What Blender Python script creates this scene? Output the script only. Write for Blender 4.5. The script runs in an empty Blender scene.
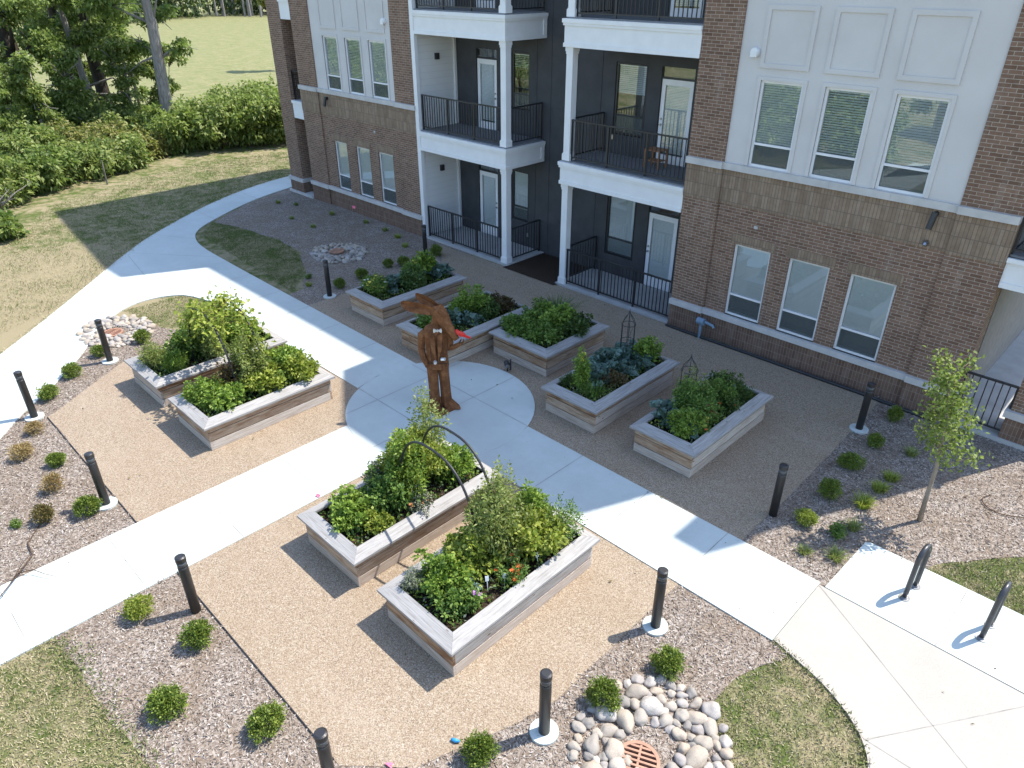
import bpy, math, random
import numpy as np
from mathutils import Vector, Matrix, noise

random.seed(7)
rng = np.random.default_rng(7)
SC = bpy.context.scene
COL = SC.collection
R = math.radians
# World frame: X runs along the apartment facade (to the right), Y runs from the garden into the building, Z up. Metres.
FY = 14.67            # front plane of the facade
VIEW = (-0.702, 0.712)   # the way the camera looks, on plan

# ------------------------------------------------------------------ helpers
def tag(o, label=None, cat=None, group=None, kind=None):
    if label: o['label'] = label
    if cat: o['category'] = cat
    if group: o['group'] = group
    if kind: o['kind'] = kind
    return o

def empty(name, loc=(0, 0, 0), rz=0, label=None, cat=None, group=None):
    o = bpy.data.objects.new(name, None)
    o.empty_display_size = 0.1
    COL.objects.link(o)
    o.location = loc
    o.rotation_euler = (0, 0, rz)
    return tag(o, label, cat, group)

def link_mesh(name, me, parent=None):
    o = bpy.data.objects.new(name, me)
    COL.objects.link(o)
    if parent: o.parent = parent
    return o

def copy_tree(o, parent=None):
    c = o.copy()
    COL.objects.link(c)
    if parent: c.parent = parent
    for ch in list(o.children):
        copy_tree(ch, c)
    return c

class MB:
    def __init__(s):
        s.v = []; s.f = []; s.uv = []; s.m = []
    def face(s, pts, mi=0, uv=None):
        i = len(s.v)
        s.v += [tuple(p) for p in pts]
        s.f.append(tuple(range(i, i + len(pts))))
        s.m.append(mi)
        if uv is None:
            a = Vector(pts[1]) - Vector(pts[0]); n = Vector((0, 0, 0))
            for k in range(1, len(pts) - 1):
                n += (Vector(pts[k]) - Vector(pts[0])).cross(Vector(pts[k + 1]) - Vector(pts[0]))
            ax, ay, az = abs(n.x), abs(n.y), abs(n.z)
            if az >= ax and az >= ay: uv = [(p[0], p[1]) for p in pts]
            elif ax >= ay: uv = [(p[1], p[2]) for p in pts]
            else: uv = [(p[0], p[2]) for p in pts]
        s.uv += list(uv)
        return s
    def box(s, x0, x1, y0, y1, z0, z1, mi=0, swap=False, skip=''):
        a = [(x0, y0, z0), (x1, y0, z0), (x1, y1, z0), (x0, y1, z0), (x0, y0, z1), (x1, y0, z1), (x1, y1, z1), (x0, y1, z1)]
        F = {'b': (0, 3, 2, 1), 't': (4, 5, 6, 7), 'f': (0, 1, 5, 4), 'r': (1, 2, 6, 5), 'k': (2, 3, 7, 6), 'l': (3, 0, 4, 7)}
        i = len(s.v); s.v += a
        for k, q in F.items():
            if k in skip: continue
            s.f.append(tuple(i + j for j in q)); s.m.append(mi)
            for j in q:
                p = a[j]
                if k in 'bt': uv = (p[1], p[0]) if swap else (p[0], p[1])
                elif k in 'fk': uv = (p[0], p[2])
                else: uv = (p[1], p[2])
                s.uv.append(uv)
        return s
    def prism(s, poly, z0, z1, mi=0):
        n = len(poly)
        ar = sum(poly[i][0] * poly[(i + 1) % n][1] - poly[(i + 1) % n][0] * poly[i][1] for i in range(n))
        if ar < 0: poly = poly[::-1]
        s.face([(x, y, z1) for x, y in poly], mi)
        if z1 - z0 > 1e-5:
            for i in range(n):
                a, b = poly[i], poly[(i + 1) % n]
                s.face([(a[0], a[1], z0), (b[0], b[1], z0), (b[0], b[1], z1), (a[0], a[1], z1)], mi)
        return s
    def tube(s, pts, rad, n=8, mi=0, cap=True):
        pts = [Vector(p) for p in pts]
        if not hasattr(rad, '__len__'): rad = [rad] * len(pts)
        base = len(s.v)
        ref = None
        L = 0
        Ls = []
        for i, p in enumerate(pts):
            if i: L += (p - pts[i - 1]).length
            Ls.append(L)
            d = (pts[min(i + 1, len(pts) - 1)] - pts[max(i - 1, 0)]).normalized()
            if ref is None:
                ref = d.orthogonal().normalized()
            ref = (ref - d * ref.dot(d))
            ref = ref.normalized() if ref.length > 1e-6 else d.orthogonal().normalized()
            b = d.cross(ref)
            for k in range(n):
                a = 2 * math.pi * k / n
                s.v.append(tuple(p + (ref * math.cos(a) + b * math.sin(a)) * rad[i]))
        for i in range(len(pts) - 1):
            for k in range(n):
                k2 = (k + 1) % n
                s.f.append((base + i * n + k, base + i * n + k2, base + (i + 1) * n + k2, base + (i + 1) * n + k))
                s.m.append(mi)
                s.uv += [(k / n, Ls[i]), ((k + 1) / n, Ls[i]), ((k + 1) / n, Ls[i + 1]), (k / n, Ls[i + 1])]
        if cap:
            for off, rev in ((0, True), ((len(pts) - 1) * n, False)):
                q = [base + off + k for k in range(n)]
                if rev: q = q[::-1]
                s.f.append(tuple(q)); s.m.append(mi)
                s.uv += [(0, 0)] * n
        return s
    def loft(s, rings, mi=0, cap=True):
        """rings: list of equal-length point lists"""
        n = len(rings[0]); base = len(s.v)
        for r in rings: s.v += [tuple(p) for p in r]
        for i in range(len(rings) - 1):
            for k in range(n):
                k2 = (k + 1) % n
                q = (base + i * n + k, base + i * n + k2, base + (i + 1) * n + k2, base + (i + 1) * n + k)
                s.f.append(q); s.m.append(mi)
                s.uv += [(k / n, i), ((k + 1) / n, i), ((k + 1) / n, i + 1), (k / n, i + 1)]
        if cap:
            for off, rev in ((0, True), ((len(rings) - 1) * n, False)):
                q = [base + off + k for k in range(n)]
                if rev: q = q[::-1]
                s.f.append(tuple(q)); s.m.append(mi); s.uv += [(0, 0)] * n
        return s
    def disc(s, c, r, z0, z1, n=24, mi=0):
        return s.prism([(c[0] + r * math.cos(2 * math.pi * k / n), c[1] + r * math.sin(2 * math.pi * k / n)) for k in range(n)], z0, z1, mi)
    def mesh(s, name, mats, smooth=False):
        me = bpy.data.meshes.new(name)
        me.from_pydata(s.v, [], s.f)
        for m in (mats if isinstance(mats, (list, tuple)) else [mats]): me.materials.append(m)
        me.polygons.foreach_set('material_index', s.m)
        ul = me.uv_layers.new(name='UVMap')
        ul.data.foreach_set('uv', [c for p in s.uv for c in p])
        if smooth: me.polygons.foreach_set('use_smooth', [True] * len(s.f))
        me.update()
        return me
    def build(s, name, mats, parent=None, smooth=False):
        return link_mesh(name, s.mesh(name, mats, smooth), parent)

def quads_mesh(name, V, mats, midx=None):
    """V: (n,4,3) array of separate quads"""
    n = len(V)
    me = bpy.data.meshes.new(name)
    me.vertices.add(n * 4); me.loops.add(n * 4); me.polygons.add(n)
    me.vertices.foreach_set('co', np.ascontiguousarray(V, dtype=np.float32).ravel())
    me.loops.foreach_set('vertex_index', np.arange(n * 4, dtype=np.int32))
    me.polygons.foreach_set('loop_start', np.arange(0, n * 4, 4, dtype=np.int32))
    for m in (mats if isinstance(mats, (list, tuple)) else [mats]): me.materials.append(m)
    if midx is not None: me.polygons.foreach_set('material_index', np.asarray(midx, dtype=np.int32))
    me.update(calc_edges=True)
    return me

def unit(a):
    return a / np.maximum(np.linalg.norm(a, axis=1, keepdims=True), 1e-6)

def leaves(P, D, L, W, fold=0.25, droop=0.0):
    """leaf quads at points P growing along D; L, W arrays or scalars"""
    n = len(P)
    L = np.broadcast_to(np.asarray(L, float), (n,))[:, None]; W = np.broadcast_to(np.asarray(W, float), (n,))[:, None]
    D = unit(D)
    rnd = unit(.75 * rng.normal(size=(n, 3)) + np.array([.25, .5, 1.0]))
    S = unit(np.cross(D, rnd)); N = np.cross(S, D)
    base = P; mid = P + D * L * .5
    tip = P + D * L - np.array([0, 0, 1.]) * L * droop
    a = mid + S * W * .5 + N * W * fold; b = mid - S * W * .5 + N * W * fold
    return np.stack([base, a, tip, b], axis=1)

def blob_points(blobs, n, shell=0.55, zmin=None):
    """points and outward directions in a union of ellipsoids ((cx,cy,cz),(rx,ry,rz))"""
    vol = np.array([b[1][0] * b[1][1] * b[1][2] for b in blobs]) ** (2 / 3)
    cnt = rng.multinomial(n, vol / vol.sum())
    P, D = [], []
    for (c, r), k in zip(blobs, cnt):
        d = unit(rng.normal(size=(k, 3)))
        rad = (shell + (1 - shell) * rng.random((k, 1)) ** .6) * (1 + .12 * rng.normal(size=(k, 1)))
        P.append(np.array(c) + d * rad * np.array(r)); D.append(d)
    P = np.concatenate(P); D = np.concatenate(D)
    if zmin is not None:
        P[:, 2] = np.maximum(P[:, 2], zmin + .01 + .05 * rng.random(len(P)))
    return P, D

def catmull(pts, seg=8, closed=False):
    out = []; n = len(pts)
    for i in range(n if closed else n - 1):
        p0 = pts[(i - 1) % n] if closed or i > 0 else pts[0]
        p1 = pts[i]; p2 = pts[(i + 1) % n]
        p3 = pts[(i + 2) % n] if closed or i + 2 < n else pts[-1]
        for k in range(seg):
            t = k / seg
            out.append(tuple(.5 * (2 * p1[j] + (p2[j] - p0[j]) * t + (2 * p0[j] - 5 * p1[j] + 4 * p2[j] - p3[j]) * t * t + (3 * p1[j] - p0[j] - 3 * p2[j] + p3[j]) * t ** 3) for j in range(len(p1))))
    if not closed: out.append(tuple(pts[-1]))
    return out

def inside(poly, x, y):
    c = False; n = len(poly); j = n - 1
    for i in range(n):
        xi, yi = poly[i]; xj, yj = poly[j]
        if (yi > y) != (yj > y) and x < (xj - xi) * (y - yi) / (yj - yi) + xi: c = not c
        j = i
    return c

def inside_np(poly, X, Y):
    c = np.zeros(len(X), bool); n = len(poly); j = n - 1
    for i in range(n):
        xi, yi = poly[i]; xj, yj = poly[j]
        if yi != yj:
            c ^= ((yi > Y) != (yj > Y)) & (X < (xj - xi) * (Y - yi) / (yj - yi) + xi)
        j = i
    return c

# ------------------------------------------------------------------ materials
class NT:
    def __init__(s, name):
        s.mat = bpy.data.materials.new(name); s.mat.use_nodes = True
        s.t = s.mat.node_tree; s.t.nodes.clear()
        s.out = s.n('ShaderNodeOutputMaterial')
    def n(s, ty, **k):
        nd = s.t.nodes.new(ty)
        for a, b in k.items(): setattr(nd, a, b)
        return nd
    def l(s, a, b): s.t.links.new(a, b)
    def val(s, nd, key, v):
        if hasattr(v, 'is_output') or isinstance(v, bpy.types.NodeSocket): s.l(v, nd.inputs[key])
        else: nd.inputs[key].default_value = v
    def coord(s, kind='Object'):
        return s.n('ShaderNodeTexCoord').outputs[kind]
    def mapping(s, co, scale=(1, 1, 1), rot=(0, 0, 0)):
        m = s.n('ShaderNodeMapping'); s.l(co, m.inputs[0]); m.inputs['Scale'].default_value = scale; m.inputs['Rotation'].default_value = rot
        return m.outputs[0]
    def noise(s, co, scale, detail=3, rough=.55):
        n = s.n('ShaderNodeTexNoise'); s.l(co, n.inputs['Vector'])
        n.inputs['Scale'].default_value = scale; n.inputs['Detail'].default_value = detail; n.inputs['Roughness'].default_value = rough
        return n.outputs['Fac']
    def voro(s, co, scale, out='Color', rand=1):
        n = s.n('ShaderNodeTexVoronoi'); s.l(co, n.inputs['Vector']); n.inputs['Scale'].default_value = scale; n.inputs['Randomness'].default_value = rand
        return n.outputs[out]
    def ramp(s, fac, stops, interp='LINEAR'):
        r = s.n('ShaderNodeValToRGB'); s.l(fac, r.inputs[0]); r.color_ramp.interpolation = interp
        e = r.color_ramp.elements
        while len(e) < len(stops): e.new(.5)
        for q, (p, c) in zip(e, stops):
            q.position = p; q.color = (*c, 1) if len(c) == 3 else c
        return r.outputs[0]
    def mix(s, f, a, b, mode='MIX'):
        m = s.n('ShaderNodeMix', data_type='RGBA', blend_type=mode)
        for key, v in ((0, f), (6, a), (7, b)):
            if isinstance(v, bpy.types.NodeSocket): s.l(v, m.inputs[key])
            else: m.inputs[key].default_value = (*v, 1) if isinstance(v, tuple) and len(v) == 3 else v
        return m.outputs[2]
    def sep(s, c):
        n = s.n('ShaderNodeSeparateColor'); s.l(c, n.inputs[0]); return n.outputs
    def math(s, op, a, b=0.0):
        m = s.n('ShaderNodeMath', operation=op)
        s.val(m, 0, a); s.val(m, 1, b)
        return m.outputs[0]
    def bump(s, h, strength=.5, dist=.01):
        b = s.n('ShaderNodeBump'); s.l(h, b.inputs['Height']); b.inputs['Strength'].default_value = strength; b.inputs['Distance'].default_value = dist
        return b.outputs[0]
    def bsdf(s, color, rough=.8, metal=0, bump=None, spec=.5, **k):
        b = s.n('ShaderNodeBsdfPrincipled')
        if isinstance(color, tuple) and len(color) == 3: color = (*color, 1)
        s.val(b, 'Base Color', color); s.val(b, 'Roughness', rough); s.val(b, 'Metallic', metal)
        s.val(b, 'Specular IOR Level', spec)
        if bump is not None: s.l(bump, b.inputs['Normal'])
        for a, v in k.items(): s.val(b, a, v)
        return b.outputs[0]
    def done(s, sh):
        s.l(sh, s.out.inputs['Surface']); return s.mat

def simple(name, c, rough=.6, metal=0, var=.15, sc=8, bumps=0, spec=.5):
    t = NT(name); co = t.coord()
    f = t.noise(co, sc, 4)
    col = t.ramp(f, [(.3, tuple(x * (1 - var) for x in c)), (.7, tuple(min(1, x * (1 + var)) for x in c))])
    b = t.bump(t.noise(co, sc * 6, 3), bumps, .004) if bumps else None
    return t.done(t.bsdf(col, rough, metal, b, spec))

def leafmat(name, cols, trans=.3, rough=.5, spec=.3):
    t = NT(name)
    g = t.n('ShaderNodeNewGeometry')
    rnd = g.outputs['Random Per Island']
    col = t.ramp(rnd, [(i / (len(cols) - 1), c) for i, c in enumerate(cols)])
    oi = t.n('ShaderNodeObjectInfo')
    col = t.mix(.16, col, t.ramp(oi.outputs['Random'], [(0, (.03, .07, .02)), (1, (.14, .17, .05))]))
    a = t.bsdf(col, rough, spec=spec)
    tr = t.n('ShaderNodeBsdfTranslucent'); t.l(t.mix(.4, col, (.16, .22, .02)), tr.inputs[0])
    m = t.n('ShaderNodeMixShader'); m.inputs[0].default_value = trans
    t.l(a, m.inputs[1]); t.l(tr.outputs[0], m.inputs[2])
    return t.done(m.outputs[0])

M = {}
def make_materials():
    # concrete
    def concrete(name, base, tint):
        t = NT(name); co = t.coord()
        big = t.noise(co, .7, 5, .6); mid = t.noise(co, 5, 5, .65); fine = t.noise(co, 90, 2)
        c = t.ramp(big, [(.3, tuple(b * .84 for b in base)), (.65, base)])
        c = t.mix(t.ramp(mid, [(.45, (0, 0, 0)), (.75, (.5, .5, .5))]), c, tint)
        c = t.mix(.12, c, t.ramp(fine, [(.3, (.2, .19, .17)), (.7, (.75, .74, .7))]))
        spots = t.voro(co, 1.7, 'Distance')
        c = t.mix(t.ramp(spots, [(.012, (.45, .45, .45)), (.03, (0, 0, 0))]), c, (.2, .17, .13))
        st = t.n('ShaderNodeMapping'); t.l(co, st.inputs[0]); st.inputs['Scale'].default_value = (160, 8, 1)
        br = t.noise(st.outputs[0], 1, 2)
        h = t.mix(.5, br, fine)
        return t.done(t.bsdf(c, .85, bump=t.bump(h, .12, .003), spec=.3))
    M['concrete'] = concrete('broom_concrete', (.52, .565, .535), (.44, .465, .435))
    M['plaza'] = concrete('plaza_concrete', (.375, .335, .285), (.345, .305, .26))
    M['joint'] = simple('saw_joint_grey', (.30, .285, .26), .9, var=.35, sc=3)  # tone of the saw-cut lines in the slabs
    # pea gravel
    t = NT('bonded_pea_gravel'); co = t.coord()
    v = t.sep(t.voro(co, 95, 'Color'))
    c = t.ramp(v[0], [(0, (.11, .078, .052)), (.3, (.225, .162, .106)), (.6, (.30, .232, .156)), (.85, (.355, .29, .215)), (1, (.46, .405, .335))])
    v2 = t.sep(t.voro(co, 42, 'Color'))
    c = t.mix(.2, c, t.ramp(v2[1], [(0, (.165, .116, .076)), (.6, (.315, .238, .16)), (1, (.42, .345, .255))]))
    big = t.noise(co, .9, 6, .65)
    c = t.mix(t.ramp(big, [(.36, (.22, .22, .22)), (.6, (0, 0, 0))]), c, (.27, .19, .125), 'MIX')
    tr_ = t.noise(t.mapping(co, (.35, 1.6, 1), (0, 0, .5)), 1.2, 4)
    c = t.mix(t.ramp(tr_, [(.52, (0, 0, 0)), (.72, (.12, .12, .12))]), c, (.50, .42, .33))
    d = t.voro(co, 95, 'Distance')
    hh = t.math('SUBTRACT', 1.0, d)
    M['gravel'] = t.done(t.bsdf(c, .75, bump=t.bump(hh, .55, .006), spec=.35))
    # mulch
    t = NT('weathered_wood_mulch'); co = t.coord()
    nz = t.n('ShaderNodeTexNoise'); t.l(co, nz.inputs['Vector']); nz.inputs['Scale'].default_value = 9
    warp = t.mix(.12, co, nz.outputs['Color'])
    m1 = t.mapping(warp, (84, 32, 1)); m2 = t.mapping(warp, (34, 92, 1), (0, 0, .6))
    a = t.sep(t.voro(m1, 1, 'Color')); b = t.sep(t.voro(m2, 1, 'Color'))
    sel = t.ramp(t.noise(co, 14, 2), [(.48, (0, 0, 0)), (.52, (1, 1, 1))])
    f = t.mix(sel, a[0], b[1])
    c = t.ramp(f, [(0, (.085, .062, .047)), (.3, (.20, .16, .13)), (.65, (.30, .255, .215)), (1, (.44, .395, .35))])
    big = t.noise(co, 1.3, 5, .65)
    c = t.mix(t.ramp(big, [(.4, (.5, .5, .5)), (.62, (0, 0, 0))]), c, (.20, .145, .10))
    M['mulch'] = t.done(t.bsdf(c, .95, bump=t.bump(f, .8, .02), spec=.15))
    t = NT('mulch_chip'); g = t.n('ShaderNodeNewGeometry')
    c = t.ramp(g.outputs['Random Per Island'], [(0, (.10, .07, .05)), (.35, (.22, .175, .14)), (.75, (.35, .30, .255)), (1, (.50, .455, .41))])
    M['chip'] = t.done(t.bsdf(c, .95, spec=.15))
    t = NT('bare_garden_soil'); co = t.coord()
    c = t.ramp(t.noise(co, 30, 6, .7), [(.3, (.018, .012, .009)), (.55, (.05, .034, .024)), (.75, (.12, .09, .065))])
    M['soil'] = t.done(t.bsdf(c, .95, bump=t.bump(t.noise(co, 45, 4), .9, .03), spec=.1))
    # lawn
    def lawn(name, g1, g2, dry1, dry2, lo, hi, worn=None):
        t = NT(name); co = t.coord()
        n1 = t.noise(co, .8, 6, .7); n2 = t.noise(co, 3.2, 5, .7); n3 = t.noise(co, 42, 3, .7)
        mixf = t.math('ADD', t.math('MULTIPLY', n1, .6), t.math('MULTIPLY', n2, .4))
        if worn:
            d = t.n('ShaderNodeVectorMath', operation='DISTANCE'); t.l(co, d.inputs[0]); d.inputs[1].default_value = worn
            w = t.sep(t.ramp(t.math('MULTIPLY', d.outputs['Value'], .05), [(.14, (.64, .64, .64)), (.27, (.475, .475, .475))]))[0]
            mixf = t.math('ADD', mixf, t.math('SUBTRACT', w, .5))
        gr = t.mix(n3, g1, g2); dr = t.mix(n3, dry1, dry2)
        c = t.mix(t.ramp(mixf, [(lo, (0, 0, 0)), (hi, (1, 1, 1))]), gr, dr)
        return t.done(t.bsdf(c, .95, bump=t.bump(n3, .7, .03), spec=.1))
    M['lawn'] = lawn('patchy_dry_lawn', (.050, .075, .018), (.125, .15, .045), (.18, .15, .08), (.37, .31, .20), .40, .55, (-22.5, 3.0, 0))
    M['meadow'] = lawn('mown_meadow', (.13, .15, .055), (.185, .195, .08), (.225, .205, .10), (.28, .25, .135), .40, .62)
    def blade(name, cols):
        t = NT(name); g = t.n('ShaderNodeNewGeometry')
        c = t.ramp(g.outputs['Random Per Island'], cols)
        return t.done(t.bsdf(c, .8, spec=.2))
    M['blade'] = blade('grass_blade', [(0, (.055, .085, .02)), (.5, (.115, .15, .042)), (.8, (.20, .21, .08)), (1, (.34, .30, .17))])
    M['dryblade'] = blade('dry_grass_blade', [(0, (.16, .165, .06)), (.4, (.32, .28, .15)), (1, (.47, .40, .27))])
    # brick
    def brick(name, c1, c2, mortar, bw, bh, off=.5, ms=.0095, rotv=False):
        t = NT(name); co = t.coord('UV')
        b = t.n('ShaderNodeTexBrick'); b.offset = off; b.offset_frequency = 2; b.squash = 1
        t.l(co, b.inputs['Vector'])
        b.inputs['Color1'].default_value = (*c1, 1); b.inputs['Color2'].default_value = (*c2, 1); b.inputs['Mortar'].default_value = (*mortar, 1)
        b.inputs['Scale'].default_value = 1; b.inputs['Mortar Size'].default_value = ms / 2; b.inputs['Mortar Smooth'].default_value = .1
        b.inputs['Bias'].default_value = 0; b.inputs['Brick Width'].default_value = bw; b.inputs['Row Height'].default_value = bh
        n = t.noise(co, 60, 3); n2 = t.noise(co, 1.2, 4)
        c = t.mix(.35, b.outputs['Color'], t.ramp(n, [(.3, (.35, .33, .3)), (.7, (.75, .72, .7))]), 'MULTIPLY')
        c = t.mix(t.ramp(n2, [(.3, (.25, .25, .25)), (.7, (0, 0, 0))]), c, (.45, .43, .42), 'MULTIPLY')
        sk = t.noise(t.mapping(co, (3.2, .35, 1)), 1.6, 5, .7)
        c = t.mix(t.ramp(sk, [(.52, (0, 0, 0)), (.75, (.22, .22, .22))]), c, (.42, .37, .32))
        c = t.mix(t.ramp(t.noise(co, 8, 3), [(.3, (.3, .3, .3)), (.6, (0, 0, 0))]), c, (.5, .45, .42), 'MULTIPLY')
        h = t.math('SUBTRACT', 1.0, b.outputs['Fac'])
        return t.done(t.bsdf(c, .85, bump=t.bump(h, .6, .008), spec=.25))
    M['brick'] = brick('brown_brick', (.185, .108, .073), (.285, .175, .122), (.50, .43, .35), .2032, .0677)
    M['soldier'] = brick('soldier_brick', (.27, .19, .13), (.37, .275, .195), (.20, .155, .12), .0677, .28, 0, .012)
    M['plinth'] = brick('soldier_brick_plinth', (.16, .095, .07), (.22, .14, .10), (.30, .25, .2), .0677, .21, 0)
    M['stone'] = simple('limestone_sill', (.46, .44, .42), .8, var=.1, sc=4, bumps=.2)
    t = NT('white_stucco'); co = t.coord()
    c = t.ramp(t.noise(co, 1.1, 5), [(.3, (.51, .485, .465)), (.7, (.565, .54, .52))])
    M['stucco'] = t.done(t.bsdf(c, .9, bump=t.bump(t.noise(co, 160, 2), .25, .004), spec=.2))
    M['white'] = simple('white_painted_trim', (.68, .675, .67), .55, var=.04, sc=3)
    t = NT('white_lap_siding'); co = t.coord('UV')
    w = t.n('ShaderNodeTexWave', wave_type='BANDS', bands_direction='Y', wave_profile='SAW'); t.l(co, w.inputs[0]); w.inputs['Scale'].default_value = 1.66
    c = t.ramp(w.outputs['Fac'], [(0, (.52, .52, .52)), (.06, (.68, .675, .67)), (1, (.68, .675, .67))])
    M['siding'] = t.done(t.bsdf(c, .7, bump=t.bump(w.outputs['Fac'], .6, .02), spec=.3))
    t = NT('charcoal_panel'); co = t.coord()
    c = t.ramp(t.noise(co, 2.2, 4), [(.3, (.046, .047, .050)), (.7, (.064, .065, .069))])
    M['charcoal'] = t.done(t.bsdf(c, .75, bump=t.bump(t.noise(co, 120, 2), .2, .003), spec=.3))
    M['black'] = simple('black_powder_coat', (.018, .018, .02), .45, var=.15)
    M['blackpipe'] = simple('black_poly_pipe', (.02, .02, .022), .5)
    M['bollard'] = simple('dark_bronze_bollard', (.022, .021, .022), .42, var=.2, sc=5)
    M['lens'] = simple('dark_lens_band', (.06, .062, .066), .2)
    M['steel'] = simple('brushed_steel', (.42, .42, .43), .32, 1, var=.12, sc=20)
    M['decking'] = simple('grey_deck_floor', (.17, .17, .175), .8, var=.15)
    M['slabgrey'] = simple('patio_concrete', (.38, .37, .355), .9, var=.12, sc=3)
    t = NT('low_e_window_glass')
    fr = t.n('ShaderNodeFresnel'); fr.inputs[0].default_value = 1.5
    fac = t.math('MINIMUM', t.math('ADD', t.math('MULTIPLY', fr.outputs[0], 1.6), .19), 1.0)
    tr = t.n('ShaderNodeBsdfTransparent'); tr.inputs[0].default_value = (.97, 1, 1, 1)
    gl = t.n('ShaderNodeBsdfGlossy'); gl.inputs['Color'].default_value = (.88, .94, .92, 1); gl.inputs['Roughness'].default_value = .012
    nz = t.noise(t.coord(), 1.6, 1); t.l(t.bump(nz, .04, .02), gl.inputs['Normal'])
    m = t.n('ShaderNodeMixShader'); t.l(fac, m.inputs[0]); t.l(tr.outputs[0], m.inputs[1]); t.l(gl.outputs[0], m.inputs[2])
    M['glass'] = t.done(m.outputs[0])
    M['blind'] = simple('white_blind_slats', (.90, .95, .97), .6, var=.02)
    t = NT('insect_screen_mesh'); tr = t.n('ShaderNodeBsdfTransparent'); m = t.n('ShaderNodeMixShader'); m.inputs[0].default_value = .52
    t.l(tr.outputs[0], m.inputs[1]); t.l(t.bsdf((.10, .12, .12), .8), m.inputs[2]); M['screen'] = t.done(m.outputs[0])
    M['room'] = simple('room_shade_grey', (.16, .15, .14), .9)  # dimness of unlit rooms put into the colour
    M['doorpaint'] = simple('white_door_paint', (.72, .72, .74), .45, var=.03)
    # wood
    def board(name, lo, mid, hi, stain, amt):
        t = NT(name); co = t.coord('UV'); g = t.n('ShaderNodeNewGeometry'); oi = t.n('ShaderNodeObjectInfo')
        r = t.math('FRACT', t.math('ADD', g.outputs['Random Per Island'], oi.outputs['Random']))
        mp = t.n('ShaderNodeMapping'); t.l(co, mp.inputs[0]); mp.inputs['Scale'].default_value = (1.3, 26, 1)
        cmb = t.n('ShaderNodeCombineXYZ'); t.l(t.math('MULTIPLY', r, 37), cmb.inputs[0]); t.l(t.math('MULTIPLY', r, 91), cmb.inputs[1]); t.l(cmb.outputs[0], mp.inputs['Location'])
        gr = t.noise(mp.outputs[0], 1.6, 6, .7)
        mp2 = t.n('ShaderNodeMapping'); t.l(co, mp2.inputs[0]); mp2.inputs['Scale'].default_value = (1.4, 7, 1); t.l(cmb.outputs[0], mp2.inputs['Location'])
        st = t.noise(mp2.outputs[0], 1.5, 5, .65)
        mp3 = t.n('ShaderNodeMapping'); t.l(co, mp3.inputs[0]); mp3.inputs['Scale'].default_value = (1, 2.4, 1); t.l(cmb.outputs[0], mp3.inputs['Location'])
        kn = t.voro(mp3.outputs[0], 2.3, 'Distance')
        c = t.ramp(gr, [(.3, lo), (.5, mid), (.7, hi)])
        c = t.mix(t.ramp(st, [(.45, (0, 0, 0)), (.62, (amt, amt, amt))]), c, stain)
        c = t.mix(.6, c, t.ramp(r, [(0, (.72, .62, .54)), (.5, (.95, .9, .85)), (1, (1, 1, 1))]), 'MULTIPLY')
        c = t.mix(t.ramp(kn, [(.045, (.9, .9, .9)), (.10, (0, 0, 0))]), c, (.10, .055, .03))
        return t.done(t.bsdf(c, .85, bump=t.bump(gr, .4, .006), spec=.2))
    M['wood'] = board('stained_timber', (.17, .10, .06), (.38, .25, .155), (.52, .385, .265), (.19, .09, .042), .95)
    M['wood2'] = board('weathered_timber', (.23, .155, .105), (.45, .345, .25), (.58, .48, .38), (.25, .135, .07), .7)
    M['wood3'] = board('bleached_sunlit_timber', (.30, .25, .21), (.50, .445, .39), (.62, .57, .52), (.33, .24, .17), .35)
    t = NT('weathered_cap_timber'); co = t.coord('UV'); g = t.n('ShaderNodeNewGeometry'); r = g.outputs['Random Per Island']
    mp = t.n('ShaderNodeMapping'); t.l(co, mp.inputs[0]); mp.inputs['Scale'].default_value = (1.2, 30, 1)
    cmb = t.n('ShaderNodeCombineXYZ'); t.l(t.math('MULTIPLY', r, 37), cmb.inputs[0]); t.l(t.math('MULTIPLY', r, 91), cmb.inputs[1]); t.l(cmb.outputs[0], mp.inputs['Location'])
    gr = t.noise(mp.outputs[0], 1.6, 6, .7)
    mp2 = t.n('ShaderNodeMapping'); t.l(co, mp2.inputs[0]); mp2.inputs['Scale'].default_value = (1, 2.6, 1); t.l(cmb.outputs[0], mp2.inputs['Location'])
    kn = t.voro(mp2.outputs[0], 2.6, 'Distance')
    c = t.ramp(gr, [(.28, (.18, .165, .15)), (.5, (.31, .295, .28)), (.72, (.42, .405, .39))])
    c = t.mix(t.ramp(kn, [(.05, (.8, .8, .8)), (.1, (0, 0, 0))]), c, (.16, .125, .1))
    M['cap'] = t.done(t.bsdf(c, .85, bump=t.bump(gr, .3, .005), spec=.2))
    # rust
    t = NT('rusted_steel'); co = t.coord()
    c = t.ramp(t.noise(co, 7, 6, .7), [(.3, (.085, .032, .014)), (.5, (.19, .078, .032)), (.68, (.29, .13, .055))])
    c = t.mix(t.ramp(t.noise(co, 2.2, 4), [(.5, (0, 0, 0)), (.75, (.45, .45, .45))]), c, (.10, .04, .02))
    mp = t.mapping(co, (26, 26, 3)); c = t.mix(t.ramp(t.noise(mp, 1, 3), [(.5, (0, 0, 0)), (.75, (.4, .4, .4))]), c, (.22, .105, .05))
    M['rust'] = t.done(t.bsdf(c, .88, .1, bump=t.bump(t.noise(co, 26, 5, .7), .6, .012), spec=.2))
    M['rustdark'] = simple('weld_seam_rust', (.035, .015, .009), .85, .2)
    M['grate'] = simple('terracotta_grate', (.36, .19, .12), .65, var=.15, sc=9)
    M['hole'] = simple('hole_gap_shade', (.012, .011, .01), .9)  # near black, standing in for shade in drains and board gaps
    M['red'] = simple('red_enamel', (.62, .025, .015), .4, var=.1)
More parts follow.
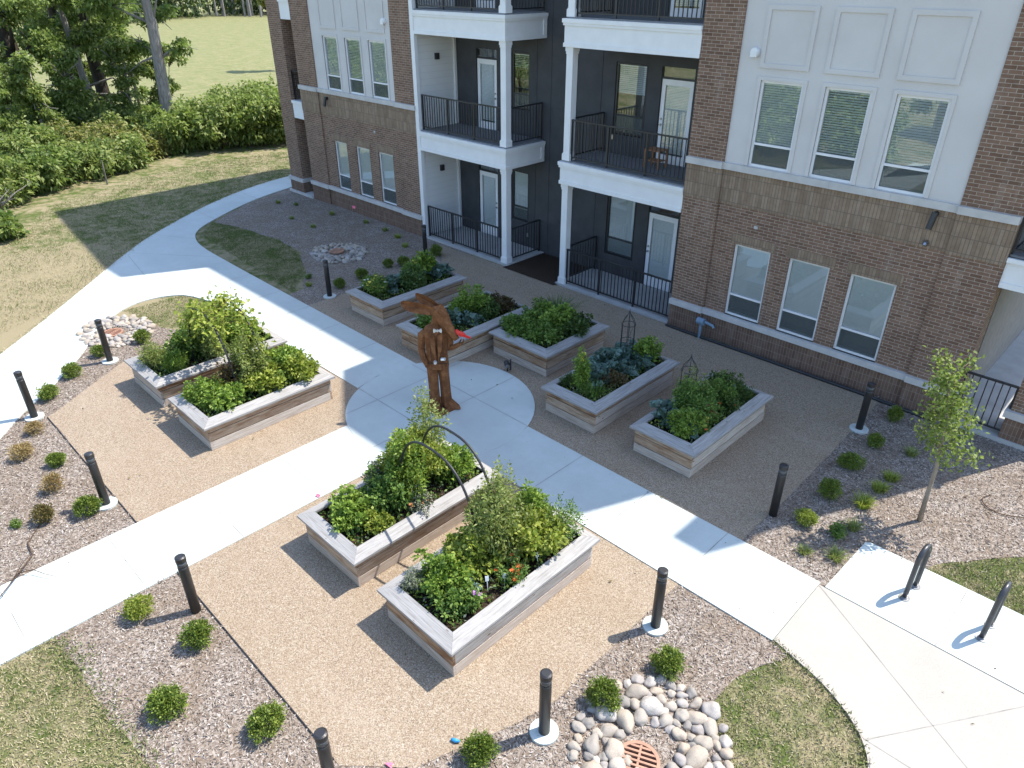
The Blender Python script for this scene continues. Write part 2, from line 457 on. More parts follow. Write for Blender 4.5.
    M['silver'] = simple('pale_silver', (.78, .77, .74), .3, .5, var=.05)
    M['teak'] = simple('reddish_teak', (.30, .13, .055), .6, var=.25, sc=14)
    M['pink'] = simple('pink_flag_plastic', (.85, .16, .26), .6)
    M['blue'] = simple('blue_plastic', (.03, .27, .55), .5)
    M['tagwhite'] = simple('white_plastic', (.8, .8, .8), .5)
    M['bluegrey'] = simple('blue_grey_pipe_paint', (.16, .23, .30), .5)
    # river stone
    t = NT('river_stone'); co = t.coord(); oi = t.n('ShaderNodeObjectInfo')
    c = t.ramp(oi.outputs['Random'], [(0, (.20, .185, .17)), (.25, (.34, .30, .25)), (.5, (.40, .325, .24)), (.75, (.46, .42, .37)), (1, (.29, .26, .245))])
    cm = t.n('ShaderNodeVectorMath', operation='ADD'); t.l(co, cm.inputs[0]); t.l(oi.outputs['Location'], cm.inputs[1])
    n1 = t.noise(cm.outputs[0], 9, 5, .65); n2 = t.noise(cm.outputs[0], 40, 3)
    c = t.mix(t.ramp(n1, [(.4, (.55, .55, .55)), (.6, (0, 0, 0))]), c, (.25, .22, .19))
    c = t.mix(t.ramp(n2, [(.55, (0, 0, 0)), (.75, (.5, .5, .5))]), c, (.6, .58, .55))
    M['river'] = t.done(t.bsdf(c, .8, bump=t.bump(n2, .2, .01), spec=.25))
    def bark(name, a, b):
        t = NT(name); co = t.coord(); mp = t.mapping(co, (9, 9, 1.6))
        c = t.ramp(t.noise(mp, 2, 6, .7), [(.35, a), (.65, b)])
        return t.done(t.bsdf(c, .9, bump=t.bump(t.noise(mp, 3, 5), .8, .05), spec=.15))
    M['barkgrey'] = bark('pale_grey_bark', (.16, .14, .125), (.33, .305, .28))
    M['barkdark'] = bark('dark_bark', (.025, .02, .016), (.075, .062, .05))
    M['barkyoung'] = bark('young_tan_bark', (.20, .155, .115), (.36, .30, .235))
    M['deadwood'] = bark('bleached_deadwood', (.10, .09, .08), (.26, .24, .21))
    M['twig'] = bark('twig_brown', (.07, .045, .03), (.15, .1, .07))
    # leaves
    M['l_bright'] = leafmat('bright_green_leaf', [(0.101, 0.188, 0.025), (0.215, 0.336, 0.047), (0.403, 0.538, 0.108)], .42)
    M['l_yellow'] = leafmat('yellow_green_leaf', [(0.161, 0.230, 0.028), (0.322, 0.391, 0.052), (0.529, 0.552, 0.127)], .44)
    M['l_mid'] = leafmat('mid_green_leaf', [(0.060, 0.134, 0.026), (0.150, 0.256, 0.049), (0.300, 0.420, 0.106)], .4)
    M['l_dark'] = leafmat('dark_green_leaf', [(0.033, 0.076, 0.022), (0.076, 0.138, 0.036), (0.166, 0.235, 0.069)], .34)
    M['l_blue'] = leafmat('blue_green_leaf', [(0.057, 0.115, 0.098), (0.127, 0.207, 0.178), (0.253, 0.356, 0.322)], .22)
    M['l_pale'] = leafmat('pale_dusty_leaf', [(.15, .21, .045), (.28, .33, .09), (.44, .47, .18)], .42)
    M['l_grey'] = leafmat('grey_sage_leaf', [(.13, .15, .10), (.21, .23, .17), (.3, .31, .24)], .2)
    M['l_red'] = leafmat('bronze_red_leaf', [(.06, .03, .018), (.12, .05, .03), (.12, .13, .04)], .2)
    M['l_dry'] = leafmat('straw_dry_leaf', [(.21, .13, .05), (.36, .24, .10), (.46, .34, .18)], .2)
    M['l_drygreen'] = leafmat('browning_leaf', [(.08, .07, .02), (.16, .11, .04), (.22, .16, .06)], .2)
    M['l_box'] = leafmat('boxwood_leaf', [(0.065, 0.115, 0.018), (0.159, 0.230, 0.036), (0.331, 0.388, 0.071)], .34)
    M['l_tree'] = leafmat('tree_leaf', [(0.115, 0.172, 0.029), (0.230, 0.310, 0.069), (0.414, 0.483, 0.161)], .5)
    M['l_wood1'] = leafmat('woodland_leaf', [(0.084, 0.147, 0.030), (0.196, 0.280, 0.069), (0.405, 0.469, 0.168)], .48)
    M['l_wood2'] = leafmat('woodland_shrub_leaf', [(0.097, 0.162, 0.033), (0.246, 0.324, 0.084), (0.467, 0.499, 0.194)], .48)
    M['l_wood3'] = leafmat('golden_scrub_leaf', [(0.121, 0.165, 0.039), (0.297, 0.297, 0.088), (0.484, 0.429, 0.187)], .48)
    M['l_far'] = leafmat('far_wood_leaf', [(.03, .055, .022), (.06, .09, .035), (.11, .14, .055)], .3)
    def petal(name, c): return leafmat(name, [tuple(x * .7 for x in c), c], .25)
    M['p_orange'] = simple('orange_petal', (.62, .13, .03), .6); M['p_yellow'] = simple('yellow_petal', (.75, .65, .12), .6)
    M['p_pink'] = simple('magenta_petal', (.62, .03, .18), .6); M['p_purple'] = simple('mauve_petal', (.42, .18, .5), .6)
    M['p_white'] = simple('white_petal', (.8, .8, .76), .6); M['p_peach'] = simple('peach_petal', (.7, .33, .14), .6)
make_materials()

# ------------------------------------------------------------------ camera, light, world
cam = bpy.data.cameras.new('camera'); camo = bpy.data.objects.new('camera', cam); COL.objects.link(camo)
cam.sensor_width = 36; cam.lens = 720 / 1024 * 36; cam.clip_end = 3000; cam.clip_start = .1
camo.location = (0, 0, 7.84); camo.rotation_euler = (R(90 - 29.95), 0, R(44.6))
SC.camera = camo
SUN_AZ = math.atan2(.429, .903); SUN_EL = R(58.2)     # from +Y towards +X
sd = Vector((math.sin(SUN_AZ) * math.cos(SUN_EL), math.cos(SUN_AZ) * math.cos(SUN_EL), math.sin(SUN_EL)))
sun = bpy.data.lights.new('sun', 'SUN'); suno = bpy.data.objects.new('sun', sun); COL.objects.link(suno)
suno.rotation_euler = (-sd).to_track_quat('-Z', 'Y').to_euler(); suno.location = sd * 60
sun.energy = 3.0; sun.angle = R(.53); sun.color = (1, .95, .87)
W = bpy.data.worlds.new('World'); SC.world = W; W.use_nodes = True
wn = W.node_tree.nodes; bg = wn['Background']
sky = wn.new('ShaderNodeTexSky'); sky.sky_type = 'NISHITA'; sky.sun_disc = False
sky.sun_elevation = SUN_EL; sky.sun_rotation = SUN_AZ; sky.air_density = 1.0; sky.dust_density = .6; sky.ozone_density = 1.1
W.node_tree.links.new(sky.outputs[0], bg.inputs[0]); bg.inputs[1].default_value = .15
SC.view_settings.view_transform = 'Standard'; SC.view_settings.look = 'None'; SC.view_settings.gamma = 1
SC.view_settings.exposure = 1.45
SC.cycles.use_denoising = True
SC.cycles.max_bounces = 6; SC.cycles.transparent_max_bounces = 12
SC.cycles.caustics_reflective = False; SC.cycles.caustics_refractive = False

# ------------------------------------------------------------------ ground
ground = tag(MB().prism([(-420, -220), (220, -220), (220, 420), (-420, 420)], 0, 0).build('ground', M['lawn']), kind='structure')
mead = catmull([(-37.5, 8.5), (-39, 12), (-40.5, 15), (-40, 19), (-36, 26), (-34, 60), (-60, 160), (-190, 170), (-260, 60), (-180, 10), (-90, 3), (-50, 5)], 6, True)
tag(MB().prism(mead, .006, .006).build('meadow', M['meadow']), kind='structure')

def wob(poly, amp=.035, step=.25, seed=0):
    out = []; n = len(poly)
    for i in range(n):
        a = Vector((*poly[i], 0)); b = Vector((*poly[(i + 1) % n], 0)); k = max(1, int((b - a).length / step))
        for j in range(k):
            p = a.lerp(b, j / k)
            out.append((p.x + amp * noise.noise(Vector((p.x * 1.7, p.y * 1.7, seed))) * 2, p.y + amp * noise.noise(Vector((p.x * 1.7, p.y * 1.7, seed + 9))) * 2))
    return out
M1 = [(-10.6, .02), (-11.2, .22), (-11.9, .5), (-12.5, .62), (-13.4, .62), (-14.3, .72), (-14.85, 1.1), (-15.7, 1.78), (-16.6, 2.7), (-17.7, 3.55), (-18.85, 4.3), (-19.35, 4.75), (-19.0, 5.3), (-17.9, 5.5), (-17.4, 5.75), (-17.3, 7.3), (-10.6, 7.3)]
M2 = [(-9.25, .43), (-8.46, .49), (-7.2, .53), (-6.3, .6), (-4.6, .55), (-3.0, 1.2), (-1.7, 2.6), (-1.35, 4.4), (-1.66, 5.2), (-1.98, 5.42), (-2.28, 5.6), (-2.25, 6.3), (-2.1, 6.75), (-1.93, 7.12), (-2.0, 7.3), (-9.25, 7.3)]
M3 = [(-3.9, 8.5), (-2.1, 8.5), (-2.0, 10.0), (-1.5, 10.0), (-1.2, 10.05), (-.95, 10.5), (-.6, 10.95), (-.2, 11.4), (.8, 12.1), (2.2, 12.6), (2.2, 14.9), (-3.9, 14.9)]
M4 = [(-16.2, 8.7), (-17.44, 8.85), (-17.5, 9.35), (-18.8, 10.2), (-20.3, 10.95), (-21.84, 11.1), (-24, 10.8), (-25.3, 10.45), (-26.7, 12.5), (-27.45, 14.7), (-27.9, 16), (-27.2, 16.5), (-25.2, 15), (-12.6, 15), (-12.6, 17), (-14.9, 17), (-14.9, 14.4), (-16.2, 14.4)]
mb = MB()
MP = [wob(p, .04, .2, i) for i, p in enumerate((M1, M2, M3))]
for p in MP: mb.prism(p, .008, .008)
tag(mb.build('mulch_bed', M['mulch']), kind='structure')
t4 = wob(M4[:14] + [(-16.2, 15)], .05, .25, 5)
tag(MB().prism(t4, .008, .008).build('mulch_bed', M['mulch']), kind='structure')
tag(MB().prism([(-14.7, 14.5), (-12.65, 14.5), (-12.65, 16.7), (-14.7, 16.7)], .03, .03).build('bare_soil_strip', M['soil']), kind='structure')
G1 = [(-10.6, 2.15), (-15.25, 2.15), (-16.6, 4.05), (-16.9, 5.2), (-16.8, 7.3), (-10.6, 7.3)]
G2 = [(-9.2, 2.12), (-4.85, 2.12), (-4.22, 2.7), (-3.78, 3.9), (-3.66, 4.5), (-3.66, 7.3), (-9.2, 7.3)]
G3 = [(-16.42, 8.7), (-3.46, 8.6), (-3.46, 11.1), (-3.56, 14.62), (-12.6, 14.62), (-12.6, 14.55), (-14.7, 14.55), (-14.7, 14.62), (-17.6, 14.5), (-16.35, 13.5)]
mb = MB()
for p in (G1, G2, G3): mb.prism(wob(p, .012, .3, 3), .014, .014)
mb.prism([(-11.9, 6.4), (-9, 6.4), (-9, 9.6), (-11.9, 9.6)], .013, .013)
tag(mb.build('gravel_court', M['gravel']), kind='structure')
# thin dark edging between mulch and gravel
mb = MB()
for pl in ([(-9.15, 2.13), (-4.95, 2.12)], [(-10.7, 2.14), (-15.25, 2.14)]):
    for a, b in zip(pl, pl[1:]):
        d = Vector((b[0] - a[0], b[1] - a[1])).normalized() * .006; q = Vector((-d.y, d.x))
        mb.prism([(a[0] + q.x, a[1] + q.y), (b[0] + q.x, b[1] + q.y), (b[0] - q.x, b[1] - q.y), (a[0] - q.x, a[1] - q.y)], 0, .03)
tag(mb.build('bed_edging', M['black'], None), 'thin dark edging strip between mulch and gravel', 'edging', kind='structure')

# concrete walks
CC = (-9.95, 8.0); CR = 1.94
def seam(mb, a, b, w=.011, z=.0335):
    a = Vector((*a, 0)); b = Vector((*b, 0)); d = (b - a).normalized(); q = Vector((-d.y, d.x, 0)) * w / 2
    mb.prism([((a + q).x, (a + q).y), ((b + q).x, (b + q).y), ((b - q).x, (b - q).y), ((a - q).x, (a - q).y)], z, z, 1)
CM = [M['concrete'], M['joint']]
zt = .03
mb = MB(); mb.prism([(-10.69, -8), (-9.13, -8), (-9.13, 6.24), (-9.5, 6.11), (-10.0, 6.06), (-10.4, 6.11), (-10.69, 6.2)], 0, zt)
for t in (-2.9, -1.37, .16, 1.68, 3.2, 4.72): seam(mb, (-10.69, t), (-9.13, t))
tag(mb.build('garden_path', CM), kind='structure')
mb = MB(); mb.prism([(-8.18, 7.2), (-2.19, 7.2), (-2.19, 8.68), (-8.12, 8.68), (-8.02, 8.2), (-8.04, 7.7)], 0, zt)
for s in (-6.72, -5.22, -3.71): seam(mb, (s, 7.2), (s, 8.68))
tag(mb.build('path_to_plaza', CM), kind='structure')
outer = catmull([(-10, -8), (-13.5, -3.4), (-16.3, -.55), (-18.94, 2.15), (-20.86, 4.0), (-22.92, 5.9), (-24.05, 6.95), (-25.4, 8.4), (-27.4, 11.2), (-28.75, 14), (-29.3, 17), (-29.5, 24), (-29.5, 40)], 6)
innerA = catmull([(-8.6, -7.2), (-12, -2.2), (-13.3, -.4), (-14.85, 1.08), (-15.71, 1.8), (-16.53, 2.62), (-17.64, 3.55), (-18.81, 4.35), (-19.62, 5.2), (-19.83, 6.0), (-19.45, 6.78), (-18.4, 7.14)], 6)
innerB = catmull([(-18.6, 8.84), (-21.06, 8.88), (-22.76, 8.94), (-23.84, 9.14), (-24.7, 9.6), (-25.45, 10.5), (-26.7, 12.6), (-27.45, 14.7), (-27.8, 17), (-27.9, 24), (-27.9, 40)], 6)
poly = innerA + [(-11.76, 7.2), (-11.9, 7.8), (-11.86, 8.3), (-11.74, 8.78)] + innerB + outer[::-1]
mb = MB(); mb.prism(poly, 0, zt)
for s in (-13.25, -14.8, -16.3, -17.8): seam(mb, (s, 7.18), (s, 8.8))
for a, b in [((-19.6, 6.3), (-23.9, 6.95)), ((-19.75, 5.7), (-22.3, 5.35)), ((-18.1, 3.95), (-19.9, 3.15)), ((-16.3, 2.4), (-18.1, 1.35)), ((-19.6, 8.86), (-19.5, 6.9)), ((-21.6, 8.9), (-24.05, 7.05)), ((-23.9, 9.15), (-25.3, 8.35)), ((-25.5, 10.6), (-27, 10.6)), ((-26.9, 13), (-28.3, 13)), ((-27.6, 15.4), (-28.95, 15.5))]: seam(mb, a, b)
tag(mb.build('curved_walk', CM), kind='structure')
mb = MB(); mb.disc(CC, CR, 0, .034, 64)
for dx in (-1.1, 0.25):
    h = math.sqrt(CR ** 2 - dx ** 2) * .99
    seam(mb, (CC[0] + dx, CC[1] - h), (CC[0] + dx, CC[1] + h), z=.0375)
for dy in (-.8, .68):
    h = math.sqrt(CR ** 2 - dy ** 2) * .99
    seam(mb, (CC[0] - h, CC[1] + dy), (CC[0] + h, CC[1] + dy), z=.038)
tag(mb.build('round_terrace', CM), kind='structure')
pl = catmull([(-2.18, 7.22), (-1.9, 7.15), (-1.43, 7.02), (-1.03, 6.82), (-.74, 6.58), (-.55, 6.25), (-.42, 5.6), (-.38, 4.5), (-.36, 2)], 6)
mb = MB(); mb.prism([(-2.18, 8.62)] + pl + [(7, 2), (7, 8.62)], 0, zt)
seam(mb, (-2.17, 8.6), (.25, 7.07)); seam(mb, (.25, 7.07), (2.2, 5.9)); seam(mb, (-.72, 6.62), (.6, 8.6)); seam(mb, (-.74, 6.62), (5, 6.7))
tag(mb.build('curved_plaza', [M['plaza'], M['joint']]), kind='structure')
mb = MB(); mb.prism([(-2.1, 8.635), (7, 8.635), (7, 10.05), (-2.0, 10.05), (-2.06, 10.0)], 0, .035)
for s in (-.6, .95): seam(mb, (s, 8.64), (s, 10.04), z=.0385)
tag(mb.build('cycle_parking_pad', CM), kind='structure')

# loose chips on the near mulch and blades on the near turf: nobody could count these
def scatter(polys, dens, holes=()):
    out = []
    for p in polys:
        xs = [q[0] for q in p]; ys = [q[1] for q in p]
        n = int((max(xs) - min(xs)) * (max(ys) - min(ys)) * dens)
        X = rng.uniform(min(xs), max(xs), n); Y = rng.uniform(min(ys), max(ys), n)
        k = inside_np(p, X, Y)
        for h in holes: k &= ~inside_np(h, X, Y)
        out.append(np.stack([X[k], Y[k]], 1))
    return np.concatenate(out)
concretes = [[(-10.69, -8), (-9.13, -8), (-9.13, 7.3), (-10.69, 7.3)], [(-12, 7.18), (-2.19, 7.18), (-2.19, 8.7), (-12, 8.7)], poly, [(-2.18, 8.62)] + pl + [(7, 2), (7, 8.62)], [(-2.1, 8.6), (7, 8.6), (7, 10.06), (-2.06, 10.06)]]
ch = scatter(MP, 760, concretes + [G1, G2, G3])
n = len(ch); P = np.concatenate([ch, np.full((n, 1), .014) + .012 * rng.random((n, 1))], 1)
D = np.concatenate([rng.normal(size=(n, 2)), .25 * rng.normal(size=(n, 1))], 1)
V = leaves(P, D, rng.uniform(.025, .075, n), rng.uniform(.008, .019, n), .1)
V[:, :, 2] = np.maximum(V[:, :, 2], .0095)
tag(link_mesh('mulch_chips', quads_mesh('mulch_chips', V, M['chip'])), kind='stuff')
tb1 = [(-9.2, -1.2), (-9.2, .43), (-8.46, .49), (-7.2, .53), (-6.3, .62), (-4.6, .6), (-4.6, -1.2)]
tb2 = [(-1.98, 7.1), (-2.1, 6.7), (-2.25, 6.2), (-2.28, 5.6), (-1.9, 5.3), (-1.5, 4.9), (-.3, 4.2), (-.3, 7)]
tb3 = [(-1.6, 10.06), (-1.2, 10.08), (-.95, 10.5), (-.6, 10.95), (-.2, 11.4), (.8, 12.1), (2.2, 12.6), (2.2, 10.06)]
tb4 = [(-19.6, 5.2), (-17.6, 5.6), (-17.4, 7.1), (-19.5, 6.9)]
tb5 = [(-24.3, 9.5), (-17.5, 9.0), (-18.8, 10.2), (-20.3, 10.9), (-21.84, 11.05), (-24, 10.75), (-25.3, 10.4)]
tb6 = [(-10.72, -1.2), (-10.72, .02), (-11.2, .22), (-11.9, .5), (-13.4, .6), (-14.3, .7), (-13.3, -.4)]
def turf(polys, dens, name, mat, lo, hi, patch=None):
    q = scatter(polys, dens, concretes)
    if patch is not None:
        f = np.array([noise.noise(Vector((x * .9, y * .9, 4))) + .5 * noise.noise(Vector((x * 3.3, y * 3.3, 8))) for x, y in q])
        q = q[(f + .3 * rng.normal(size=len(f))) > patch]
    n = len(q); P = np.concatenate([q, np.zeros((n, 1))], 1)
    D = np.concatenate([.75 * rng.normal(size=(n, 2)), .5 + .6 * rng.random((n, 1))], 1)
    V = leaves(P, D, rng.uniform(lo, hi, n), rng.uniform(.006, .013, n), .05)
    tag(link_mesh(name, quads_mesh(name, V, mat)), kind='stuff')
turf([tb1, tb2, tb3, tb6], 1500, 'grass_blades', M['blade'], .03, .07, .12)
turf([tb1, tb2, tb3, tb6], 2300, 'dry_grass_blades', M['dryblade'], .03, .07)
turf([tb4, tb5], 1500, 'island_grass_blades', M['blade'], .03, .07)
lawnp = [(-18.5, -1.5), (-20.9, 3.9), (-23, 5.8), (-25.4, 8.3), (-28.8, 13.9), (-29.3, 17), (-33.5, 18), (-34.5, 14.6), (-33.5, 11), (-31.5, 7), (-27, 4), (-24, -1.5)]
turf([lawnp], 330, 'lawn_tufts', M['blade'], .06, .13, .05)
turf([lawnp], 220, 'dry_lawn_tufts', M['dryblade'], .05, .12)
# grass creeping over the walk edges
def fringe(line, n, spread, name, mat):
    pts = np.array(line); i = rng.integers(0, len(pts) - 1, n); f = rng.random((n, 1))
    q = pts[i] * (1 - f) + pts[i + 1] * f + rng.normal(size=(n, 2)) * spread
    P = np.concatenate([q, np.full((n, 1), .005)], 1); D = np.concatenate([rng.normal(size=(n, 2)), .4 + .5 * rng.random((n, 1))], 1)
    tag(link_mesh(name, quads_mesh(name, leaves(P, D, rng.uniform(.04, .1, n), rng.uniform(.008, .016, n), .05), mat)), kind='stuff')
fringe(pl[:36], 600, .02, 'edge_grass', M['blade'])
fringe(outer[14:60], 2600, .06, 'walk_edge_grass', M['dryblade'])
fringe([(-9.1, .4), (-8.46, .49), (-7.2, .53), (-6.3, .62)], 1200, .12, 'bed_edge_grass', M['blade'])

# wind-blown litter: pebbles kicked onto the walks, chips and dead leaves on gravel and concrete
q1 = scatter([[(-10.75, -1), (-9.05, -1), (-9.05, 6.2), (-10.75, 6.2)], [(-8.2, 7.1), (-2.2, 7.1), (-2.2, 8.75), (-8.2, 8.75)]], 5)
n = len(q1); P = np.concatenate([q1, np.full((n, 1), .037)], 1)
V = leaves(P, np.concatenate([rng.normal(size=(n, 2)), np.zeros((n, 1))], 1), rng.uniform(.012, .03, n), rng.uniform(.010, .02, n), .1); V[:, :, 2] = .0365 + .004 * rng.random((n, 4))
tag(link_mesh('loose_pebbles', quads_mesh('loose_pebbles', V, M['chip'])), kind='stuff')
q2 = scatter([G1, G2, G3, [(-2.1, 3), (3, 3), (3, 10), (-2.1, 10)]], .7)
n = len(q2); P = np.concatenate([q2, np.full((n, 1), .045)], 1)
V = leaves(P, np.concatenate([rng.normal(size=(n, 2)), .15 * rng.normal(size=(n, 1))], 1), rng.uniform(.03, .07, n), rng.uniform(.015, .04, n), .2); V[:, :, 2] = np.maximum(V[:, :, 2], .037)
tag(link_mesh('fallen_leaves', quads_mesh('fallen_leaves', V, M['l_drygreen'])), kind='stuff')

# ------------------------------------------------------------------ the apartment building
bld = empty('apartment_building', (-12, 18, 0), 0, 'brown brick and white apartment building with black railed balconies facing the garden', 'apartment building')
BO = Vector((-12, 18, 0))
def part(mb, name, mats, parent=None, smooth=False, mesh=None):
    o = mb.build(name, mats, None, smooth)
    o.parent = parent or bld
    # vertices were given in world coordinates; the chain of parents is at BO
    o.location = -BO if parent is None else (0, 0, 0)
    return o

def wall_grid(mb, x0, x1, z0, z1, y, holes, depth=.14, mi=0):
    xs = sorted({x0, x1, *[h[0] for h in holes], *[h[1] for h in holes]}); zs = sorted({z0, z1, *[h[2] for h in holes], *[h[3] for h in holes]})
    for a, b in zip(xs, xs[1:]):
        for c, d in zip(zs, zs[1:]):
            cx, cz = (a + b) / 2, (c + d) / 2
            if any(h[0] < cx < h[1] and h[2] < cz < h[3] for h in holes): continue
            mb.face([(a, y, c), (b, y, c), (b, y, d), (a, y, d)], mi)
    for h in holes:
        a, b, c, d = h; Y = y + depth
        mb.face([(a, y, c), (a, Y, c), (a, Y, d), (a, y, d)], mi); mb.face([(b, Y, c), (b, y, c), (b, y, d), (b, Y, d)], mi)
        mb.face([(a, Y, d), (b, Y, d), (b, y, d), (a, y, d)], mi); mb.face([(a, y, c), (b, y, c), (b, Y, c), (a, Y, c)], mi)

def window(x0, x1, z0, z1, y, split=None, frame='white', blind=1.0, tilt=.35, fw=.05, gap=.052):
    mb = MB()
    Y0, Y1 = y, y + .07
    for b in ((x0, x0 + fw, z0, z1), (x1 - fw, x1, z0, z1), (x0 + fw, x1 - fw, z0, z0 + fw), (x0 + fw, x1 - fw, z1 - fw, z1)):
        mb.box(b[0], b[1], Y0, Y1, b[2], b[3])
    if split: mb.box(x0 + fw, x1 - fw, Y0 + .006, Y1 - .004, split - fw * .45, split + fw * .45)
    w = part(mb, 'window', M[frame])
    mb = MB()
    zz = [(z0 + fw, split - fw * .45), (split + fw * .45, z1 - fw)] if split else [(z0 + fw, z1 - fw)]
    for a, b in zz: mb.face([(x0 + fw, y + .035, a), (x1 - fw, y + .035, a), (x1 - fw, y + .035, b), (x0 + fw, y + .035, b)])
    part(mb, 'pane', M['glass'], w)
    if split: part(MB().face([(x0 + fw, y + .012, z0 + fw), (x1 - fw, y + .012, z0 + fw), (x1 - fw, y + .012, split - fw * .45), (x0 + fw, y + .012, split - fw * .45)]), 'insect_screen', M['screen'], w)
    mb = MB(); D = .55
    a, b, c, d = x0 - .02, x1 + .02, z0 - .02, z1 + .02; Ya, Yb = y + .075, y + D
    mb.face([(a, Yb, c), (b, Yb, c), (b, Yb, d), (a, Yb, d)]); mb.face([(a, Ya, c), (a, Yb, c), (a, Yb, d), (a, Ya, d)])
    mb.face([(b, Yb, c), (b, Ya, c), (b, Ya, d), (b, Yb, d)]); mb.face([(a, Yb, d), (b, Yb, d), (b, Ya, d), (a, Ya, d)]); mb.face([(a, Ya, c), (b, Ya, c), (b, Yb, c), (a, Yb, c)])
    part(mb, 'dark_room_box', M['room'], w)  # shallow box coloured dark in place of an unlit room
    if blind:
        zb = z1 - fw - blind * (z1 - z0 - 2 * fw); mb = MB(); z = z1 - fw - .03
        mb.box(x0 + fw, x1 - fw, y + .05, y + .10, z1 - fw - .03, z1 - fw)
        dz = .024 * math.sin(tilt * 1.5); dy = .024 * math.cos(tilt * 1.5)
        while z > zb:
            mb.face([(x0 + fw + .005, y + .06 - dy, z - dz), (x1 - fw - .005, y + .06 - dy, z - dz), (x1 - fw - .005, y + .06 + dy, z + dz), (x0 + fw + .005, y + .06 + dy, z + dz)])
            z -= gap - .006
        for fx in (.2, .8):
            xx = x0 + (x1 - x0) * fx; mb.box(xx - .002, xx + .002, y + .047, y + .050, zb, z1 - fw)
        part(mb, 'blind', M['blind'], w)
    return w

GW = [(-7.44, -6.56), (-6.13, -5.24), (-4.81, -3.9)]          # ground floor windows of the right block
UW = [(-7.42, -6.52), (-6.08, -5.2), (-4.76, -3.86)]
LG = [(-23.6, -22.8), (-22.25, -21.42), (-20.93, -20.1)]
LU = [(-23.53, -22.68), (-22.22, -21.36), (-20.9, -20.02)]
YM = FY + .05                                                   # wall between pilasters
def block(x0, x1, pl0, pl1, gw, uw, top):
    """x0..x1 the block, pl0/pl1 inner edges of its two corner pilasters"""
    zs0, zs1, zb1, zu0, zu1 = .60, .735, 3.30, 4.05, 4.19
    mb = MB()
    wall_grid(mb, pl0, pl1, zs1, zb1, YM, [(a, b, .735, 2.46) for a, b in gw])
    mb.box(x0, pl0, FY, FY + .5, zs1, zb1); mb.box(pl1, x1, FY, FY + .5, zs1, zb1)
    mb.box(x0, pl0, FY, FY + .5, zu1, top); mb.box(pl1, x1, FY, FY + .5, zu1, top)
    part(mb, 'brick_wall', M['brick'])
    mb = MB()
    mb.box(pl0, pl1, YM - .015, YM + .3, zb1, zu0); mb.box(x0, pl0, FY - .015, FY + .45, zb1, zu0); mb.box(pl1, x1, FY - .015, FY + .45, zb1, zu0)
    for a, b in gw: mb.box(a - .09, b + .09, YM - .012, YM + .13, 2.462, 2.68)
    part(mb, 'soldier_course', M['soldier'])
    for a, b, y in ((pl0, pl1, YM), (x0, pl0, FY), (pl1, x1, FY)):
        part(MB().box(a, b, y - .03, y + .42, 0, zs0), 'brick_plinth', M['plinth'])
        for z0, z1, lip in ((zs0, zs1, .085), (zu0, zu1, .075)):
            n = max(1, round((b - a) / 1.25)); mb = MB()
            for k in range(n): mb.box(a + (b - a) * k / n + (.003 if k else 0), a + (b - a) * (k + 1) / n, y - lip, y + .3, z0, z1)
            part(mb, 'stone_sill', M['stone'])
    mb = MB(); yw = FY + .035
    wall_grid(mb, pl0, pl1, zu1, top, yw, [(a, b, 4.2, 5.9) for a, b in uw], .05)
    part(mb, 'stucco_wall', M['stucco'])
    mb = MB()
    for a, b in uw:
        for zb_, zt_ in ((6.13, 7.25),):
            A, B = a - .08, b + .05
            w = .085
            for q in ((A, A + w, zb_, zt_), (B - w, B, zb_, zt_), (A + w, B - w, zb_, zb_ + w), (A + w, B - w, zt_ - w, zt_)):
                mb.box(q[0], q[1], yw - .03, yw + .01, q[2], q[3])
            mb.box(A + w, B - w, yw - .006, yw + .01, zb_ + w, zt_ - w)
        w = .07
        for q in ((a - w, a, 4.2, 5.97), (b, b + w, 4.2, 5.97), (a, b, 5.9, 5.97)):
            mb.box(q[0], q[1], yw - .022, yw + .01, q[2], q[3])
    part(mb, 'stucco_moulding', M['stucco'])
    for i, (a, b) in enumerate(gw): window(a, b, .735, 2.46, YM + .06, 1.24, 'white', .71, .85)
    for i, (a, b) in enumerate(uw): window(a, b, 4.2, 5.9, yw + .03, 4.66, 'white', .74, (.5, .38, .5)[i])
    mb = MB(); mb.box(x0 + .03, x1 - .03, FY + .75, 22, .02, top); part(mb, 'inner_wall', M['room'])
block(-8.88, -2.27, -7.97, -3.24, GW, UW, 11.4)
block(-25.38, -18.64, -24.2, -19.67, LG, LU, 11.4)

# charcoal recess walls behind the balconies
YB = 16.3
mb = MB()
holes = []
for z in (0, 3.36, 6.72):
    holes += [(-17.61, -16.72, z + .05, z + 2.42), (-16.09, -15.34, z + .86, z + 2.42), (-12.28, -11.28, z + .64, z + 2.42), (-10.87, -9.92, z + .05, z + 2.42)]
wall_grid(mb, -18.64, -8.88, 0, 11.4, YB, holes, .1)
for x in (-14.55, -13.6, -12.75, -15.1, -9.5):
    mb.box(x, x + .035, YB - .012, YB + .02, 0, 11.4)
for z in (1.0, 2.95, 4.4, 6.3): mb.box(-15.05, -12.5, YB - .01, YB + .02, z, z + .03)
part(mb, 'charcoal_wall', M['charcoal'])
mb = MB()
mb.box(-18.64, -18.56, FY + .02, YB, 0, 11.4)
part(mb, 'siding_wall', M['siding'])
mb = MB(); mb.box(-18.66, -18.5, FY - .02, FY + .1, 0, 11.4); mb.box(-18.56, -18.5, YB - .09, YB - .01, 0, 11.4); part(mb, 'corner_board', M['white'])

